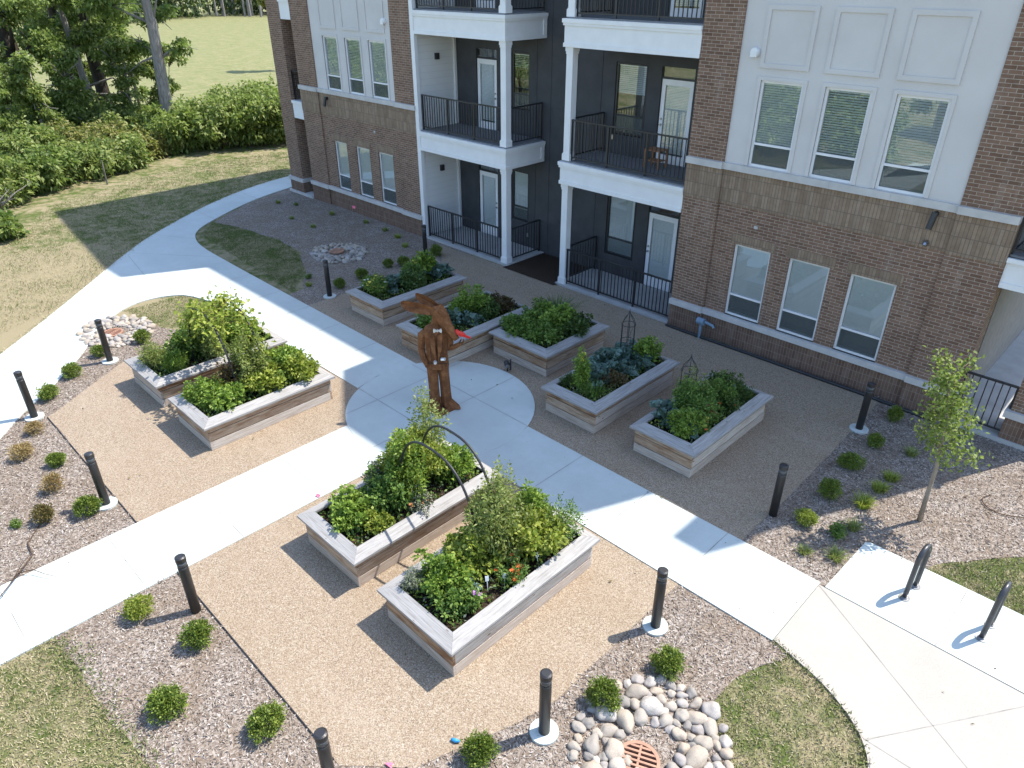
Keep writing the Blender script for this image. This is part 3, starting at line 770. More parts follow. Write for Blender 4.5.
def door(x0, x1, z, flip=1):
    h = 2.08; f = .11
    mb = MB(); y = YB + .03
    for q in ((x0, x0 + f, z, z + h), (x1 - f, x1, z, z + h), (x0 + f, x1 - f, z, z + .28), (x0 + f, x1 - f, z + h - .14, z + h)):
        mb.box(q[0], q[1], y, y + .05, q[2], q[3])
    d = part(mb, 'door', M['doorpaint'])
    mb = MB(); mb.face([(x0 + f, y + .025, z + .28), (x1 - f, y + .025, z + .28), (x1 - f, y + .025, z + h - .14), (x0 + f, y + .025, z + h - .14)])
    part(mb, 'pane', M['glass'], d)
    mb = MB(); zz = z + .32
    while zz < z + h - .15:
        mb.face([(x0 + f, y + .05, zz), (x1 - f, y + .05, zz), (x1 - f, y + .062, zz + .03), (x0 + f, y + .062, zz + .03)]); zz += .036
    part(mb, 'blind', M['blind'], d)
    mb = MB(); hx = x1 - .06 if flip > 0 else x0 + .06
    mb.tube([(hx, y, z + 1.0), (hx, y - .05, z + 1.0)], .028, 10); part(mb, 'handle', M['steel'], d)
    part(MB().tube([(hx, y, z + 1.14), (hx, y - .03, z + 1.14)], .026, 10), 'deadbolt', M['steel'], d)
    mb = MB(); zt2 = z + h + .05
    for q in ((x0 - .03, x0, z, z + 2.4), (x1, x1 + .03, z, z + 2.4), (x0, x1, z + h, zt2), (x0, x1, z + 2.36, z + 2.4)):
        mb.box(q[0], q[1], y - .01, y + .06, q[2], q[3])
    t = part(mb, 'transom', M['black'])
    mb = MB(); mb.face([(x0, y + .02, zt2), (x1, y + .02, zt2), (x1, y + .02, z + 2.36), (x0, y + .02, z + 2.36)]); part(mb, 'pane', M['glass'], t)
    mb = MB(); mb.box(x0 - .02, x1 + .02, YB + .12, YB + .5, z - .02, z + 2.46, skip='f'); part(mb, 'dark_room_box', M['room'], t)
for z in (0.05, 3.41, 6.77):
    door(-17.59, -16.74, z, 1); door(-10.85, -9.94, z, -1)
    window(-16.07, -15.36, z + .83, z + 2.36, YB + .02, z + 1.24, 'black', .8 if z < 1 else .25, .8 if z < 1 else .2, .045)
    window(-12.26, -11.30, z + .61, z + 2.36, YB + .02, z + 1.08, 'black', 1.0 if z < 1 else .42, .8 if z < 1 else .5, .045)

def railing(pts, z, parent, h=1.03, post=True):
    """pts: plan polyline"""
    mb = MB()
    for a, b in zip(pts, pts[1:]):
        a = Vector((*a, 0)); b = Vector((*b, 0)); L = (b - a).length; d = (b - a) / L; q = Vector((-d.y, d.x, 0))
        def bar(p0, p1, w, z0, z1):
            e = q * w / 2; p = [p0 + e, p1 + e, p1 - e, p0 - e]
            mb.prism([(v.x, v.y) for v in p], z0, z1)
            mb.face([(v.x, v.y, z0) for v in p[::-1]])
        bar(a, b, .05, z + h - .035, z + h); bar(a, b, .035, z + .07, z + .1)
        n = int(L / .112)
        for k in range(1, n):
            c = a + d * (L * k / n); bar(c - d * .0095, c + d * .0095, .019, z + .1, z + h - .035)
        m = max(1, round(L / 1.2))
        for k in range(m + 1):
            c = a + d * (L * k / m); bar(c - d * .02, c + d * .02, .04, z + .003, z + h - .002)
    return part(mb, 'railing', M['black'], parent)

def column(x, y, z0, z1, parent):
    mb = MB(); w = .1
    mb.box(x - w, x + w, y - w, y + w, z0 + .16, z1 - .1)
    mb.box(x - w - .025, x + w + .025, y - w - .025, y + w + .025, z0, z0 + .16); mb.box(x - w - .025, x + w + .025, y - w - .025, y + w + .025, z1 - .1, z1)
    mb.box(x - w - .012, x + w + .012, y - w - .012, y + w + .012, z0 + .16, z0 + .185); mb.box(x - w - .012, x + w + .012, y - w - .012, y + w + .012, z1 - .16, z1 - .1)
    part(mb, 'column', M['white'], parent)

def fascia(x0, x1, y0, y1, zb, zt, sides):
    """white box beam with a cap and a bottom band; sides: which ends show"""
    mb = MB()
    l = .05 if 'l' in sides else 0; r = .05 if 'r' in sides else 0
    mb.box(x0, x1, y0, y1, zb + .012, zt - .08)
    mb.box(x0 - l, x1 + r, y0 - .05, y1, zt - .09, zt)
    mb.box(x0 - l * .6, x1 + r * .6, y0 - .03, y1, zt - .15, zt - .08)
    mb.box(x0 - l * .4, x1 + r * .4, y0 - .02, y1, zb, zb + .09)
    if 'r' in sides: mb.box(x1 - .02, x1 + .025, y1 - .14, y1 - .01, zb + .09, zt - .15)
    return part(mb, 'balcony', M['white'])

for i, (zb, zt_) in enumerate(((None, .07), (2.88, 3.46), (6.2, 6.82), (9.5, 10.1))):
    # left balcony: open to the front and to the right
    if zb is None:
        mb = MB(); mb.box(-18.5, -14.66, FY - .02, YB, 0, .06); pa = part(mb, 'patio_slab', M['slabgrey'])
        mb = MB(); mb.box(-12.72, -8.9, FY - .02, YB, 0, .06); pb = part(mb, 'patio_slab', M['slabgrey'])
    else:
        pa = fascia(-18.5, -14.72, FY, YB - .02, zb, zt_, 'r'); pb = fascia(-12.68, -8.885, FY, YB - .02, zb, zt_, 'l')
        mb = MB(); mb.box(-18.49, -14.76, FY + .03, YB - .03, zt_, zt_ + .035); part(mb, 'deck', M['decking'], pa)
        mb = MB(); mb.box(-12.64, -8.89, FY + .03, YB - .03, zt_, zt_ + .035); part(mb, 'deck', M['decking'], pb)
    zf = .06 if zb is None else zt_ + .035
    ztop = (2.88, 6.2, 9.5, 11.3)[i]
    column(-14.86, FY + .16, zf, ztop, pa); column(-12.54, FY + .16, zf, ztop, pb)
    railing([(-18.46, FY + .13), (-14.98, FY + .13)], zf, pa); railing([(-14.83, FY + .28), (-14.83, YB - .05)], zf, pa)
    railing([(-12.42, FY + .13), (-8.93, FY + .13)], zf, pb); railing([(-12.57, FY + .28), (-12.57, YB - .05)], zf, pb)
wt = empty('wooden_side_table', (-10.45, 15.75, 3.495), 0, 'small reddish wooden slatted table on the second floor balcony by the white door', 'side table')
mb = MB()
for k in range(5): mb.box(-.24, .24, -.2 + .082 * k, -.13 + .082 * k, .42, .445)
mb.build('tabletop', M['teak'], wt)
for sx in (-.21, .21):
    for sy in (-.17, .17): MB().box(sx - .02, sx + .02, sy - .02, sy + .02, .001, .42).build('leg', M['teak'], wt)
mb = MB()
for k in range(4): mb.box(-.19, .19, -.15 + .082 * k, -.09 + .082 * k, .16, .18)
mb.build('shelf', M['teak'], wt)
# far left corner balcony
mb = MB(); mb.box(-26.98, -26.1, FY, FY + .85, 0.62, 11.4); mb.box(-27, -25.38, 16.3, 16.6, .62, 11.4); mb.box(-25.42, -25.36, FY + .5, 16.3, .62, 11.4); part(mb, 'brick_pier', M['brick'])
part(MB().box(-27.02, -26.06, FY - .03, FY + .88, .1, .5), 'brick_plinth', M['plinth']); part(MB().box(-27, -25.4, 16.25, 16.6, 0.1, .5), 'brick_plinth', M['plinth'])
part(MB().box(-27.06, -26.02, FY - .07, FY + .92, .5, .64), 'stone_sill', M['stone']); part(MB().box(-27.1, -25.4, FY - .1, 16.3, 0, .1), 'patio_slab', M['stone'])
for zb, zt_ in ((2.95, 3.58), (6.3, 6.95)):
    mb = MB(); mb.box(-26.1, -25.385, FY + .02, 16.3, zb, zt_); mb.box(-26.1, -25.385, FY - .02, FY + .02, zt_ - .1, zt_)
    p = part(mb, 'balcony', M['white'])
    railing([(-26.08, FY + .15), (-25.4, FY + .15)], zt_, p)
# right hand corner patio with a brick pier
mb = MB(); mb.box(-2.27 - .4, -2.27, FY + .5, 15.15, .735, 3.30); mb.box(-2.67, -2.27, FY + .5, 15.15, 4.19, 11.4)
mb.box(-1.38, -.68, FY, FY + .7, .7, 3.3); mb.box(-1.38, -.68, FY, FY + .7, 4.19, 10.7); part(mb, 'brick_pier', M['brick'])
mb = MB(); mb.box(-2.67, -2.272, FY + .45, 15.15, 3.3, 4.05); mb.box(-1.395, -.665, FY - .015, FY + .715, 3.3, 4.05); part(mb, 'soldier_course', M['soldier'])
part(MB().box(-1.41, -.65, FY - .03, FY + .73, 0, .56), 'brick_plinth', M['plinth']); part(MB().box(-2.67, -2.26, FY + .45, 15.17, 0, .6), 'brick_plinth', M['plinth'])
for q in ((-1.46, -.6, FY - .08, FY + .78, .56, .7), (-1.46, -.6, FY - .08, FY + .78, 4.05, 4.19), (-2.66, -2.19, FY + .31, 15.2, .6, .735), (-2.66, -2.2, FY + .31, 15.2, 4.05, 4.19)): part(MB().box(*q), 'stone_sill', M['stone'])
mb = MB(); mb.box(-2.75, -2.64, 15.15, 23, 0, 2.9); part(mb, 'siding_wall', M['siding'])
mb = MB(); mb.box(-2.66, -2.62, 21.6, 21.75, .0, 2.9); part(mb, 'corner_board', M['white'])
mb = MB(); mb.box(-2.64, -.72, FY - .06, 23, 0, .1); part(mb, 'patio_slab', M['slabgrey'])
mb = MB(); mb.box(-2.265, -.72, FY + .04, 17.0, 2.9, 3.46); mb.box(-2.262, -.72, FY - .02, 17.0, 3.38, 3.46); mb.box(-2.262, -.72, FY + .02, 17.0, 2.9, 3.0)
pr = part(mb, 'balcony', M['white'])
mb = MB(); mb.box(-2.26, -.73, FY + .08, 16.6, 3.46, 3.5); part(mb, 'deck', M['decking'], pr)
railing([(-2.25, FY + .14), (-1.42, FY + .14)], 3.5, pr)
railing([(-2.27, FY + .06), (-1.4, FY + .06)], .12, None, 1.05)
mb = MB(); mb.box(-2.63, -.7, 16.7, 22.5, 3.5, 10.7); part(mb, 'charcoal_wall', M['charcoal'])  # solid block added behind the balcony to keep sun from leaking through
mb = MB(); mb.box(-2.5, -.66, FY, 17, 9.9, 10.7); mb.box(-1.12, -.53, FY, FY + 1.2, 10.7, 12.0); part(mb, 'roof', M['charcoal'])
# upper walls and roofs above the frame
def gable(poly, y0, y1):
    mb = MB()
    a = [(x, y0, z) for x, z in poly]; b = [(x, y1, z) for x, z in poly]
    mb.face(a); mb.face(b[::-1]); n = len(poly)
    for i in range(n): j = (i + 1) % n; mb.face([a[i], b[i], b[j], a[j]])
    return mb
part(gable([(-9.0, 11.41), (-2.25, 11.41), (-2.2, 13.15), (-5.3, 15.25), (-6.7, 15.25), (-9.2, 13.0), (-9.45, 11.65)], FY, 17), 'roof', M['charcoal'])
part(gable([(-25.4, 11.41), (-17.95, 11.41), (-17.95, 15.45), (-19.0, 15.5), (-27.0, 14.0), (-27.6, 11.41)], FY, 17), 'roof', M['charcoal'])
mb = MB(); mb.box(-26.9, -.9, 17.02, 24, 11.41, 14.4); mb.box(-18.6, -8.95, YB + .95, 24, .02, 14.4); mb.box(-18.6, -8.2, YB + .95, 24, 14.41, 16.2); part(mb, 'roof', M['charcoal'])
mb = MB(); mb.box(-27, -25.4, 16.62, 24, .02, 11.4); part(mb, 'brick_wall', M['brick'])
# lamps, vents and camera on the wall
def wall_lamp(x, z, y):
    mb = MB(); mb.tube([(x, y, z + .06), (x, y - .09, z + .06)], .05, 12); mb.tube([(x, y - .09, z + .1), (x - .02, y - .16, z - .2)], .055, 14)
    part(mb, 'wall_lamp', M['black'])
wall_lamp(-3.58, 3.9, YM - .015); wall_lamp(-23.65, 3.83, YM - .015)
mb = MB(); mb.tube([(-3.61, YM, 3.42), (-3.61, YM - .05, 3.4)], [.045, .06], 12); mb.tube([(-3.61, YM - .05, 3.4), (-3.61, YM - .08, 3.36)], .035, 10); part(mb, 'security_camera', [M['steel']])
for x, z in ((-7.63, 6.4), (-19.97, 6.47)):
    mb = MB(); mb.tube([(x, FY + .03, z), (x, FY - .05, z)], [.1, .085], 18); mb.box(x - .07, x + .07, FY - .07, FY - .05, z - .085, z + .02); part(mb, 'vent', M['white'])
for z in (2.2, 5.55, 9):
    mb = MB(); mb.box(-18.56, -18.47, 15.45, 15.58, z - .1, z + .08); part(mb, 'wall_lamp', M['black'])
for x, z in ((-7.0, 2.93), (-21, 3.1)):
    mb = MB(); mb.box(x - .04, x + .04, YM - .02, YM, z - .03, z + .03); part(mb, 'vent', M['stone'])
mb = MB(); mb.box(-2.635, -2.6, 17.2, 17.32, .4, .55); mb.box(-15.4, -15.32, YB - .03, YB, .4, .52); mb.box(-12.3, -12.22, YB - .03, YB, 3.85, 3.97); part(mb, 'socket_cover', M['steel'])

# standpipe, drain pipe along the wall
sp = empty('water_standpipe', (-7.87, 14.5, 0), 0, 'blue grey capped water pipe standing before the brick plinth', 'standpipe')
mb = MB(); mb.tube([(0, 0, 0), (0, 0, .42)], .035, 12); mb.build('pipe', M['bluegrey'], sp)
mb = MB(); mb.tube([(-.09, -.02, .47), (.1, -.02, .47)], [.085, .085], 14); mb.tube([(0, 0, .4), (0, 0, .5)], .06, 12); mb.tube([(.1, 0, .47), (.3, .02, .43), (.34, .02, .38)], .035, 10); mb.build('valve_head', M['bluegrey'], sp)
mb = MB(); mb.tube([(-8.85, 14.53, .03), (-8.3, 14.5, .05), (-6.5, 14.53, .045), (-4, 14.54, .05), (-2.5, 14.5, .04)], .035, 8)
tag(mb.build('drain_hose', M['blackpipe'], smooth=True), 'dark drain hose lying along the foot of the brick wall', 'hose')

# ------------------------------------------------------------------ planters
PL = {'F': (-6.18, -4.81, 3.82, 6.58), 'FL': (-8.31, -6.95, 3.87, 6.66), 'W1': (-13.2, -11.78, 3.94, 6.58), 'W2': (-15.45, -13.95, 3.95, 6.75),
      'N1': (-15.3, -13.9, 9.48, 12.2), 'N2': (-12.72, -11.15, 9.15, 11.95), 'N3': (-10.88, -9.22, 10.42, 12.48), 'N4': (-8.3, -7.04, 9.4, 12.1), 'N5': (-6.17, -4.95, 9.5, 12.2)}
PD = {'F': 'nearest planter', 'FL': 'hooped planter left of the nearest one', 'W1': 'front left planter beside the path', 'W2': 'vine covered planter by the curved walk',
      'N1': 'planter farthest back on the left', 'N2': 'planter right behind the sculpture', 'N3': 'wide square planter', 'N4': 'planter with the yellow flower spike', 'N5': 'right hand planter in the shade'}
PLAB = {'F': 'sunlit timber planter nearest the camera, full of bright greens', 'FL': 'sunlit timber planter at the left foot of the bare black hoops',
        'W1': 'sunlit timber planter on the left, beside the white path', 'W2': 'timber planter under the leafy vine arch by the curved walk',
        'N1': 'shaded timber planter with blue kale and yellow blooms, farthest back', 'N2': 'shaded timber planter right behind the rusty sculpture',
        'N3': 'squarish timber planter filled with one dense green mound', 'N4': 'shaded timber planter with kale and a tall yellow flower spike', 'N5': 'shaded timber planter with pink and orange blooms, rightmost of all'}
PH = .61
def planter(key):
    x0, x1, y0, y1 = PL[key]; cx, cy = (x0 + x1) / 2, (y0 + y1) / 2
    r = empty('timber_planter', (cx, cy, .014), 0, PLAB[key], 'planter', 'timber planters in the garden')
    hx, hy = (x1 - x0) / 2, (y1 - y0) / 2; th = .04; nb = 3; bh = (PH - .045) / nb
    WM = [M['wood'], M['wood2'], M['wood3'], M['hole']]
    for side in 'fbrl':
        mb = MB()
        if side in 'fb': mb.box(-hx + .01, hx - .01, (-hy + .012 if side == 'f' else hy - .03), (-hy + .03 if side == 'f' else hy - .012), .004, PH - .05, 3)  # black sheet behind the boards, in place of shade in their gaps
        else: mb.box((-hx + .012 if side == 'l' else hx - .03), (-hx + .03 if side == 'l' else hx - .012), -hy + .045, hy - .045, .004, PH - .05, 3)
        for k in range(nb):
            mi = (random.choice((2, 2, 1)), random.choice((1, 2, 0)), random.choice((0, 0, 1)))[k] if side in 'fb' else (2, random.choice((2, 1, 1)), random.choice((1, 0, 0)))[k]  # long sides get paler boards, their sunlit brightness put into the colour
            z0, z1 = k * bh + .005, (k + 1) * bh - .011; j = random.uniform(-.004, .004)
            if side == 'f': mb.box(-hx, hx, -hy + j, -hy + th, z0, z1, mi)
            if side == 'b': mb.box(-hx, hx, hy - th, hy + j, z0, z1, mi)
            if side == 'r': mb.box(hx - th, hx + j, -hy + th + .002, hy - th - .002, z0, z1, mi)
            if side == 'l': mb.box(-hx + j, -hx + th, -hy + th + .002, hy - th - .002, z0, z1, mi)
        mb.build('side_panel', WM, r)
    mb = MB(); o = .08; w = .205; z = PH - .045; T = .04; dz = .06
    A = [(-hx - o, -hy - o), (hx + o, -hy - o), (hx + o, hy + o), (-hx - o, hy + o)]
    B = [(-hx - o + w, -hy - o + w), (hx + o - w, -hy - o + w), (hx + o - w, hy + o - w), (-hx - o + w, hy + o - w)]
    for k in range(4):
        a, b, c, d = A[k], A[(k + 1) % 4], B[(k + 1) % 4], B[k]
        g = .0015; along = k % 2 == 0
        ctr = ((a[0] + b[0] + c[0] + d[0]) / 4, (a[1] + b[1] + c[1] + d[1]) / 4)
        pts = [(p[0] + (ctr[0] - p[0]) * g, p[1] + (ctr[1] - p[1]) * g) for p in (a, b, c, d)]
        zz = [z - dz, z - dz, z + dz * .2, z + dz * .2]
        i = len(mb.v)
        mb.v += [(p[0], p[1], q + T) for p, q in zip(pts, zz)] + [(p[0], p[1], q) for p, q in zip(pts, zz)]
        for q in ((0, 1, 2, 3), (7, 6, 5, 4), (4, 5, 1, 0), (5, 6, 2, 1), (6, 7, 3, 2), (7, 4, 0, 3)):
            mb.f.append(tuple(i + e for e in q)); mb.m.append(0)
            for e in q:
                p = mb.v[i + e]; mb.uv.append((p[0], p[1] + p[2]) if along else (p[1], p[0] + p[2]))
    mb.build('rim', M['cap'], r)
    mb = MB(); mb.box(-hx + th, hx - th, -hy + th, hy - th, PH - .3, PH - .12); mb.build('soil', M['soil'], r)
    return r
for k in PL: planter(k)
SZ = PH - .12 + .014

# ------------------------------------------------------------------ plants
CACHE = {}
def stems_tri(pts, h, w=.012):
    """thin upright stems as leaf-like quads"""
    n = len(pts); P = pts.copy(); P[:, 2] = 0
    D = np.concatenate([.12 * rng.normal(size=(n, 2)), np.ones((n, 1))], 1)
    return leaves(P, D, h * rng.uniform(.6, 1, n), w, 0)
def bushy(rx, ry, h, n, L, Wd, lumps=6, spread=.6):
    n = int(n * 1.9); L *= .82; Wd *= .82
    bl = [((0, 0, h * .4), (rx * .7, ry * .7, h * .4))]
    for k in range(lumps):
        a = random.uniform(0, 6.28); q = random.uniform(.3, spread + .1)
        s = random.uniform(.3, .5)
        bl.append(((rx * q * math.cos(a), ry * q * math.sin(a), h * random.uniform(.35, .78)), (rx * s, ry * s, h * random.uniform(.22, .36))))
    for k in range(18):
        a = random.uniform(0, 6.28); q = random.uniform(.1, .88); w_ = random.uniform(.08, .18)
        bl.append(((rx * q * math.cos(a), ry * q * math.sin(a), h * random.uniform(.6, 1.15) * (1.1 - .35 * q)), (rx * w_, ry * w_, h * random.uniform(.12, .28))))
    P, D = blob_points(bl, n, .35, 0)
    D = D + np.array([0, 0, .35]) + .55 * rng.normal(size=P.shape)
    V = leaves(P, D, L * rng.uniform(.6, 1.25, n), Wd * rng.uniform(.6, 1.25, n), .2, .15)
    st = rng.normal(size=(14, 3)) * np.array([rx * .3, ry * .3, 0])
    return np.concatenate([V, stems_tri(st, h * .8)])
def rosette(r, h, nl, L, heads=1, spread=0.):
    out = []
    for q in range(heads):
        c = np.array([spread * math.cos(q * 2.4) * (q > 0), spread * math.sin(q * 2.4) * (q > 0), 0])
        a = rng.uniform(0, 2 * np.pi, nl); el = rng.uniform(.15, 1.25, nl)
        D = np.stack([np.cos(a) * np.cos(el), np.sin(a) * np.cos(el), np.sin(el)], 1)
        stem = r * rng.uniform(.15, .55, nl)[:, None]
        P = c + D * stem + np.array([0, 0, h * .15])
        LL = L * rng.uniform(.7, 1.15, nl)
        # each big leaf: inner and frilled outer lobes
        out.append(leaves(P, D, LL, LL * .75, .28, .25))
        tipP = P + unit(D) * LL[:, None] * .45
        for sgn in (-1, 1):
            D2 = unit(D) + sgn * .8 * unit(np.cross(D, np.array([0, 0, 1.]))) + .15 * rng.normal(size=D.shape)
            out.append(leaves(tipP, D2, LL * .42, LL * .4, .3, .2))
        out.append(leaves(c + np.zeros_like(P), D, r * .5, .02, 0))
    return np.concatenate(out)
def blades(n, r, h, w=.012, seg=4):
    out = []
    a = rng.uniform(0, 2 * np.pi, n); b = rng.random(n) ** .5 * r * .45; lean = rng.uniform(.15, 1.1, n); hh = h * rng.uniform(.6, 1.1, n)
    base = np.stack([b * np.cos(a), b * np.sin(a), np.zeros(n)], 1); dirh = np.stack([np.cos(a + .4 * rng.normal(size=n)), np.sin(a + .4 * rng.normal(size=n)), np.zeros(n)], 1)
    side = np.cross(dirh, np.array([0, 0, 1.]))
    def pt(t): return base + dirh * (lean * hh * t ** 1.8)[:, None] + np.array([0, 0, 1.]) * (hh * (t - .38 * lean * t ** 3))[:, None]
    for k in range(seg):
        t0, t1 = k / seg, (k + 1) / seg; w0, w1 = w * (1 - t0 ** 2) * .5, w * (1 - t1 ** 2) * .5
        out.append(np.stack([pt(t0) - side * w0, pt(t0) + side * w0, pt(t1) + side * w1, pt(t1) - side * w1], 1))
    return np.concatenate(out)
def flower_quads(P, r, petals=7):
    out = []
    for p in P:
        a = rng.uniform(0, 6.28) + np.arange(petals) * 2 * np.pi / petals
        D = np.stack([np.cos(a), np.sin(a), rng.uniform(.25, .8, petals)], 1)
        out.append(leaves(np.repeat(p[None], petals, 0), D, r, r * .8, .1))
    return np.concatenate(out)

def plant(name, V, mat, loc, rz, label, cat='plant', blooms=None, group=None, scale=1):
    me = quads_mesh(name, V, mat)
    o = link_mesh(name, me); o.location = loc; o.rotation_euler = (0, 0, rz); o.scale = (scale,) * 3
    tag(o, label, cat, group)
    if blooms is not None:
        for P, r, m in blooms:
            P = np.asarray(P, float)
            for p in P: link_mesh('flower_head', quads_mesh('flower_head', flower_quads(p[None], r * random.uniform(.9, 1.3)), m), o)
    return o
def on_top(V, n, zlo=.6):
    c = V.mean(1); z = c[:, 2]; k = np.where(z > np.quantile(z, zlo))[0]
    return c[rng.choice(k, n)] + np.array([0, 0, .015])

def PP(key, u, v):
    x0, x1, y0, y1 = PL[key]; o = .17
    return (x0 + o + (x1 - x0 - 2 * o) * u, y0 + o + (y1 - y0 - 2 * o) * v, SZ)
# (planter, u, v, kind, params, material, label, name, category, blooms)
def put(key, u, v, V, mat, label, name='leafy_plant', cat='plant', bl=None):
    k = 1.22 if name in ('leafy_plant', 'nasturtium_plant', 'lettuce_plant', 'basil_plant', 'squash_plant', 'pepper_plant', 'kale_plant', 'cabbage_plant') else 1.12
    V = V * np.array([k, k, 1.08])
    return plant(name, V, M[mat], PP(key, u, v), random.uniform(0, 6.28), label, cat, bl, 'plants in the planters')
B = bushy
# nearest planter
put('F', .3, .2, B(.36, .40, .38, 1500, .075, .05), 'l_bright', 'low bright green leafy plant at the near end of the nearest planter')
put('F', .72, .14, B(.26, .26, .26, 800, .07, .045), 'l_mid', 'low mid green herb in the bottom corner of the nearest planter')
v = B(.16, .16, .28, 700, .06, .012); put('F', .06, .06, v, 'l_grey', 'small feathery grey herb at the left corner of the nearest planter', 'herb_plant')
v = rosette(.2, .2, 12, .13); put('F', .62, .26, v, 'l_blue', 'pale blue leaved cabbage seedling in the nearest planter', 'cabbage_plant', 'cabbage')
v = B(.13, .13, .24, 300, .05, .03); put('F', .84, .2, v, 'l_mid', 'mauve flowered plant near the right rim of the nearest planter', 'flowering_plant', 'flower', [(on_top(v, 3), .05, M['p_purple'])])
put('F', .35, .42, B(.40, .42, .5, 1700, .08, .05), 'l_yellow', 'yellow green leafy bush before the tomatoes in the nearest planter')
put('F', .45, .57, B(.38, .40, .95, 2300, .075, .032, 9, .8), 'l_pale', 'tall pale straggly tomato plant in the middle of the nearest planter', 'tomato_plant')
put('F', .2, .66, B(.30, .30, 1.05, 1500, .07, .03, 9, .8), 'l_pale', 'tall tomato plant reaching under the hoop in the nearest planter', 'tomato_plant')
v = B(.22, .26, .3, 700, .045, .025); put('F', .84, .5, v, 'l_mid', 'orange red marigold by the right rim of the nearest planter', 'marigold_plant', 'flower', [(on_top(v, 26, .3), .032, M['p_orange'])])
put('F', .68, .74, B(.38, .42, .56, 1500, .09, .055), 'l_yellow', 'glossy yellow green pepper bush at the far half of the nearest planter', 'pepper_plant')
put('F', .35, .88, B(.32, .3, .58, 1100, .085, .04), 'l_bright', 'bright green bush at the back corner of the nearest planter')
put('F', .85, .92, B(.24, .24, .62, 700, .06, .022, 8, .9), 'l_mid', 'upright wispy herb at the right end of the nearest planter', 'herb_plant')
# hooped planter
v = B(.38, .42, .3, 1400, .075, .06); put('FL', .4, .14, v, 'l_bright', 'round leaved nasturtium at the near end of the left hooped planter', 'nasturtium_plant', 'plant')
v = B(.26, .26, .24, 700, .065, .045); put('FL', .82, .2, v, 'l_yellow', 'pale green herb at the front corner of the left hooped planter', 'herb_plant')
put('FL', .5, .38, B(.38, .38, .5, 1500, .08, .045), 'l_mid', 'mid green bush in the near half of the left hooped planter')
put('FL', .12, .42, B(.2, .26, .5, 700, .06, .03, 7, .9), 'l_grey', 'greyish flower stems by the left rim of the left hooped planter', 'herb_plant', 'plant')
put('FL', .32, .63, B(.42, .42, .92, 2300, .085, .045, 8, .8), 'l_yellow', 'tall yellow green bean plant under the left end of the hoops', 'bean_plant')
put('FL', .25, .8, B(.26, .26, 1.15, 1100, .07, .035, 8, .8), 'l_pale', 'tallest pale bean plant climbing at the back of the left hooped planter', 'bean_plant')
v = B(.22, .4, .26, 900, .05, .03); put('FL', .86, .5, v, 'l_grey', 'silvery sage with peach blooms along the right rim of the left hooped planter', 'sage_plant', 'plant', [(on_top(v, 9, .4), .035, M['p_peach'])])
put('FL', .62, .86, B(.4, .34, .42, 1300, .08, .05), 'l_bright', 'bright leafy clump at the far end of the left hooped planter')
put('FL', .62, .5, B(.26, .3, .95, 1000, .08, .04, 8, .8), 'l_bright', 'bean plant twined round the left foot of the nearer bare hoop', 'bean_plant')
# front left planter
put('W1', .3, .12, B(.34, .34, .36, 1200, .07, .045), 'l_bright', 'bright green clump at the near end of the front left planter')
put('W1', .72, .2, B(.36, .36, .34, 1300, .08, .055), 'l_bright', 'broad leaved greens by the front rim of the front left planter')
put('W1', .1, .06, B(.16, .16, .3, 500, .07, .014), 'l_pale', 'feathery pale herb in the left corner of the front left planter', 'herb_plant')
put('W1', .35, .36, B(.34, .34, .5, 1100, .07, .04), 'l_red', 'bronze leaved plant in the front left planter', 'leafy_plant')
put('W1', .42, .52, B(.42, .42, .88, 2100, .08, .04, 8, .8), 'l_pale', 'tall pale vine mass in the middle of the front left planter', 'bean_plant')
put('W1', .72, .6, B(.36, .4, .42, 1300, .085, .06), 'l_yellow', 'yellow green lettuce by the front rim of the front left planter', 'lettuce_plant')
put('W1', .55, .8, B(.42, .4, .5, 1500, .085, .05), 'l_bright', 'bright green leafy mass at the far end of the front left planter')
put('W1', .85, .88, B(.3, .3, .42, 900, .08, .055), 'l_yellow', 'yellow green leaves spilling over the right end of the front left planter', 'lettuce_plant')
# vine arch planter
put('W2', .4, .08, B(.36, .3, .4, 1200, .09, .02), 'l_pale', 'feathery pale fennel at the near end of the vine arch planter', 'fennel_plant')
put('W2', .78, .16, B(.3, .3, .34, 900, .08, .02), 'l_bright', 'feathery green dill at the front corner of the vine arch planter', 'dill_plant')
put('W2', .5, .38, B(.36, .42, .62, 1500, .08, .05), 'l_mid', 'mid green bush at the left foot of the vine arch')
put('W2', .3, .56, B(.34, .42, .72, 1300, .085, .05, 8, .8), 'l_bright', 'tall climbing bean mass on the left side of the vine arch', 'bean_plant')
put('W2', .75, .5, B(.28, .40, .55, 900, .075, .04, 8, .9), 'l_pale', 'pale straggling vine along the inner rim of the vine arch planter', 'bean_plant')
put('W2', .6, .8, B(.42, .42, .6, 1500, .085, .05), 'l_bright', 'leafy green clump at the far end of the vine arch planter')
# farthest back left planter
v = B(.34, .32, .42, 1100, .06, .03); put('N1', .45, .12, v, 'l_mid', 'yellow flowered bush at the near end of the farthest planter', 'flowering_plant', 'flower', [(on_top(v, 16, .3), .045, M['p_yellow']), (on_top(v, 6, .3), .03, M['p_white'])])
put('N1', .1, .16, B(.26, .3, .32, 800, .06, .035), 'l_mid', 'low green bush spilling over the left rim of the farthest planter')
put('N1', .45, .36, rosette(.34, .3, 26, .26, 2, .2), 'l_blue', 'large blue green kale in the middle of the farthest planter', 'kale_plant', 'kale')
put('N1', .72, .5, B(.32, .36, .42, 1100, .08, .05), 'l_dark', 'dark green bush between the kale in the farthest planter')
v = B(.28, .3, .46, 900, .08, .045); put('N1', .4, .62, v, 'l_mid', 'mid green plant with a few pale yellow blooms in the farthest planter', 'flowering_plant', 'flower', [(on_top(v, 4, .3), .05, M['p_yellow'])])
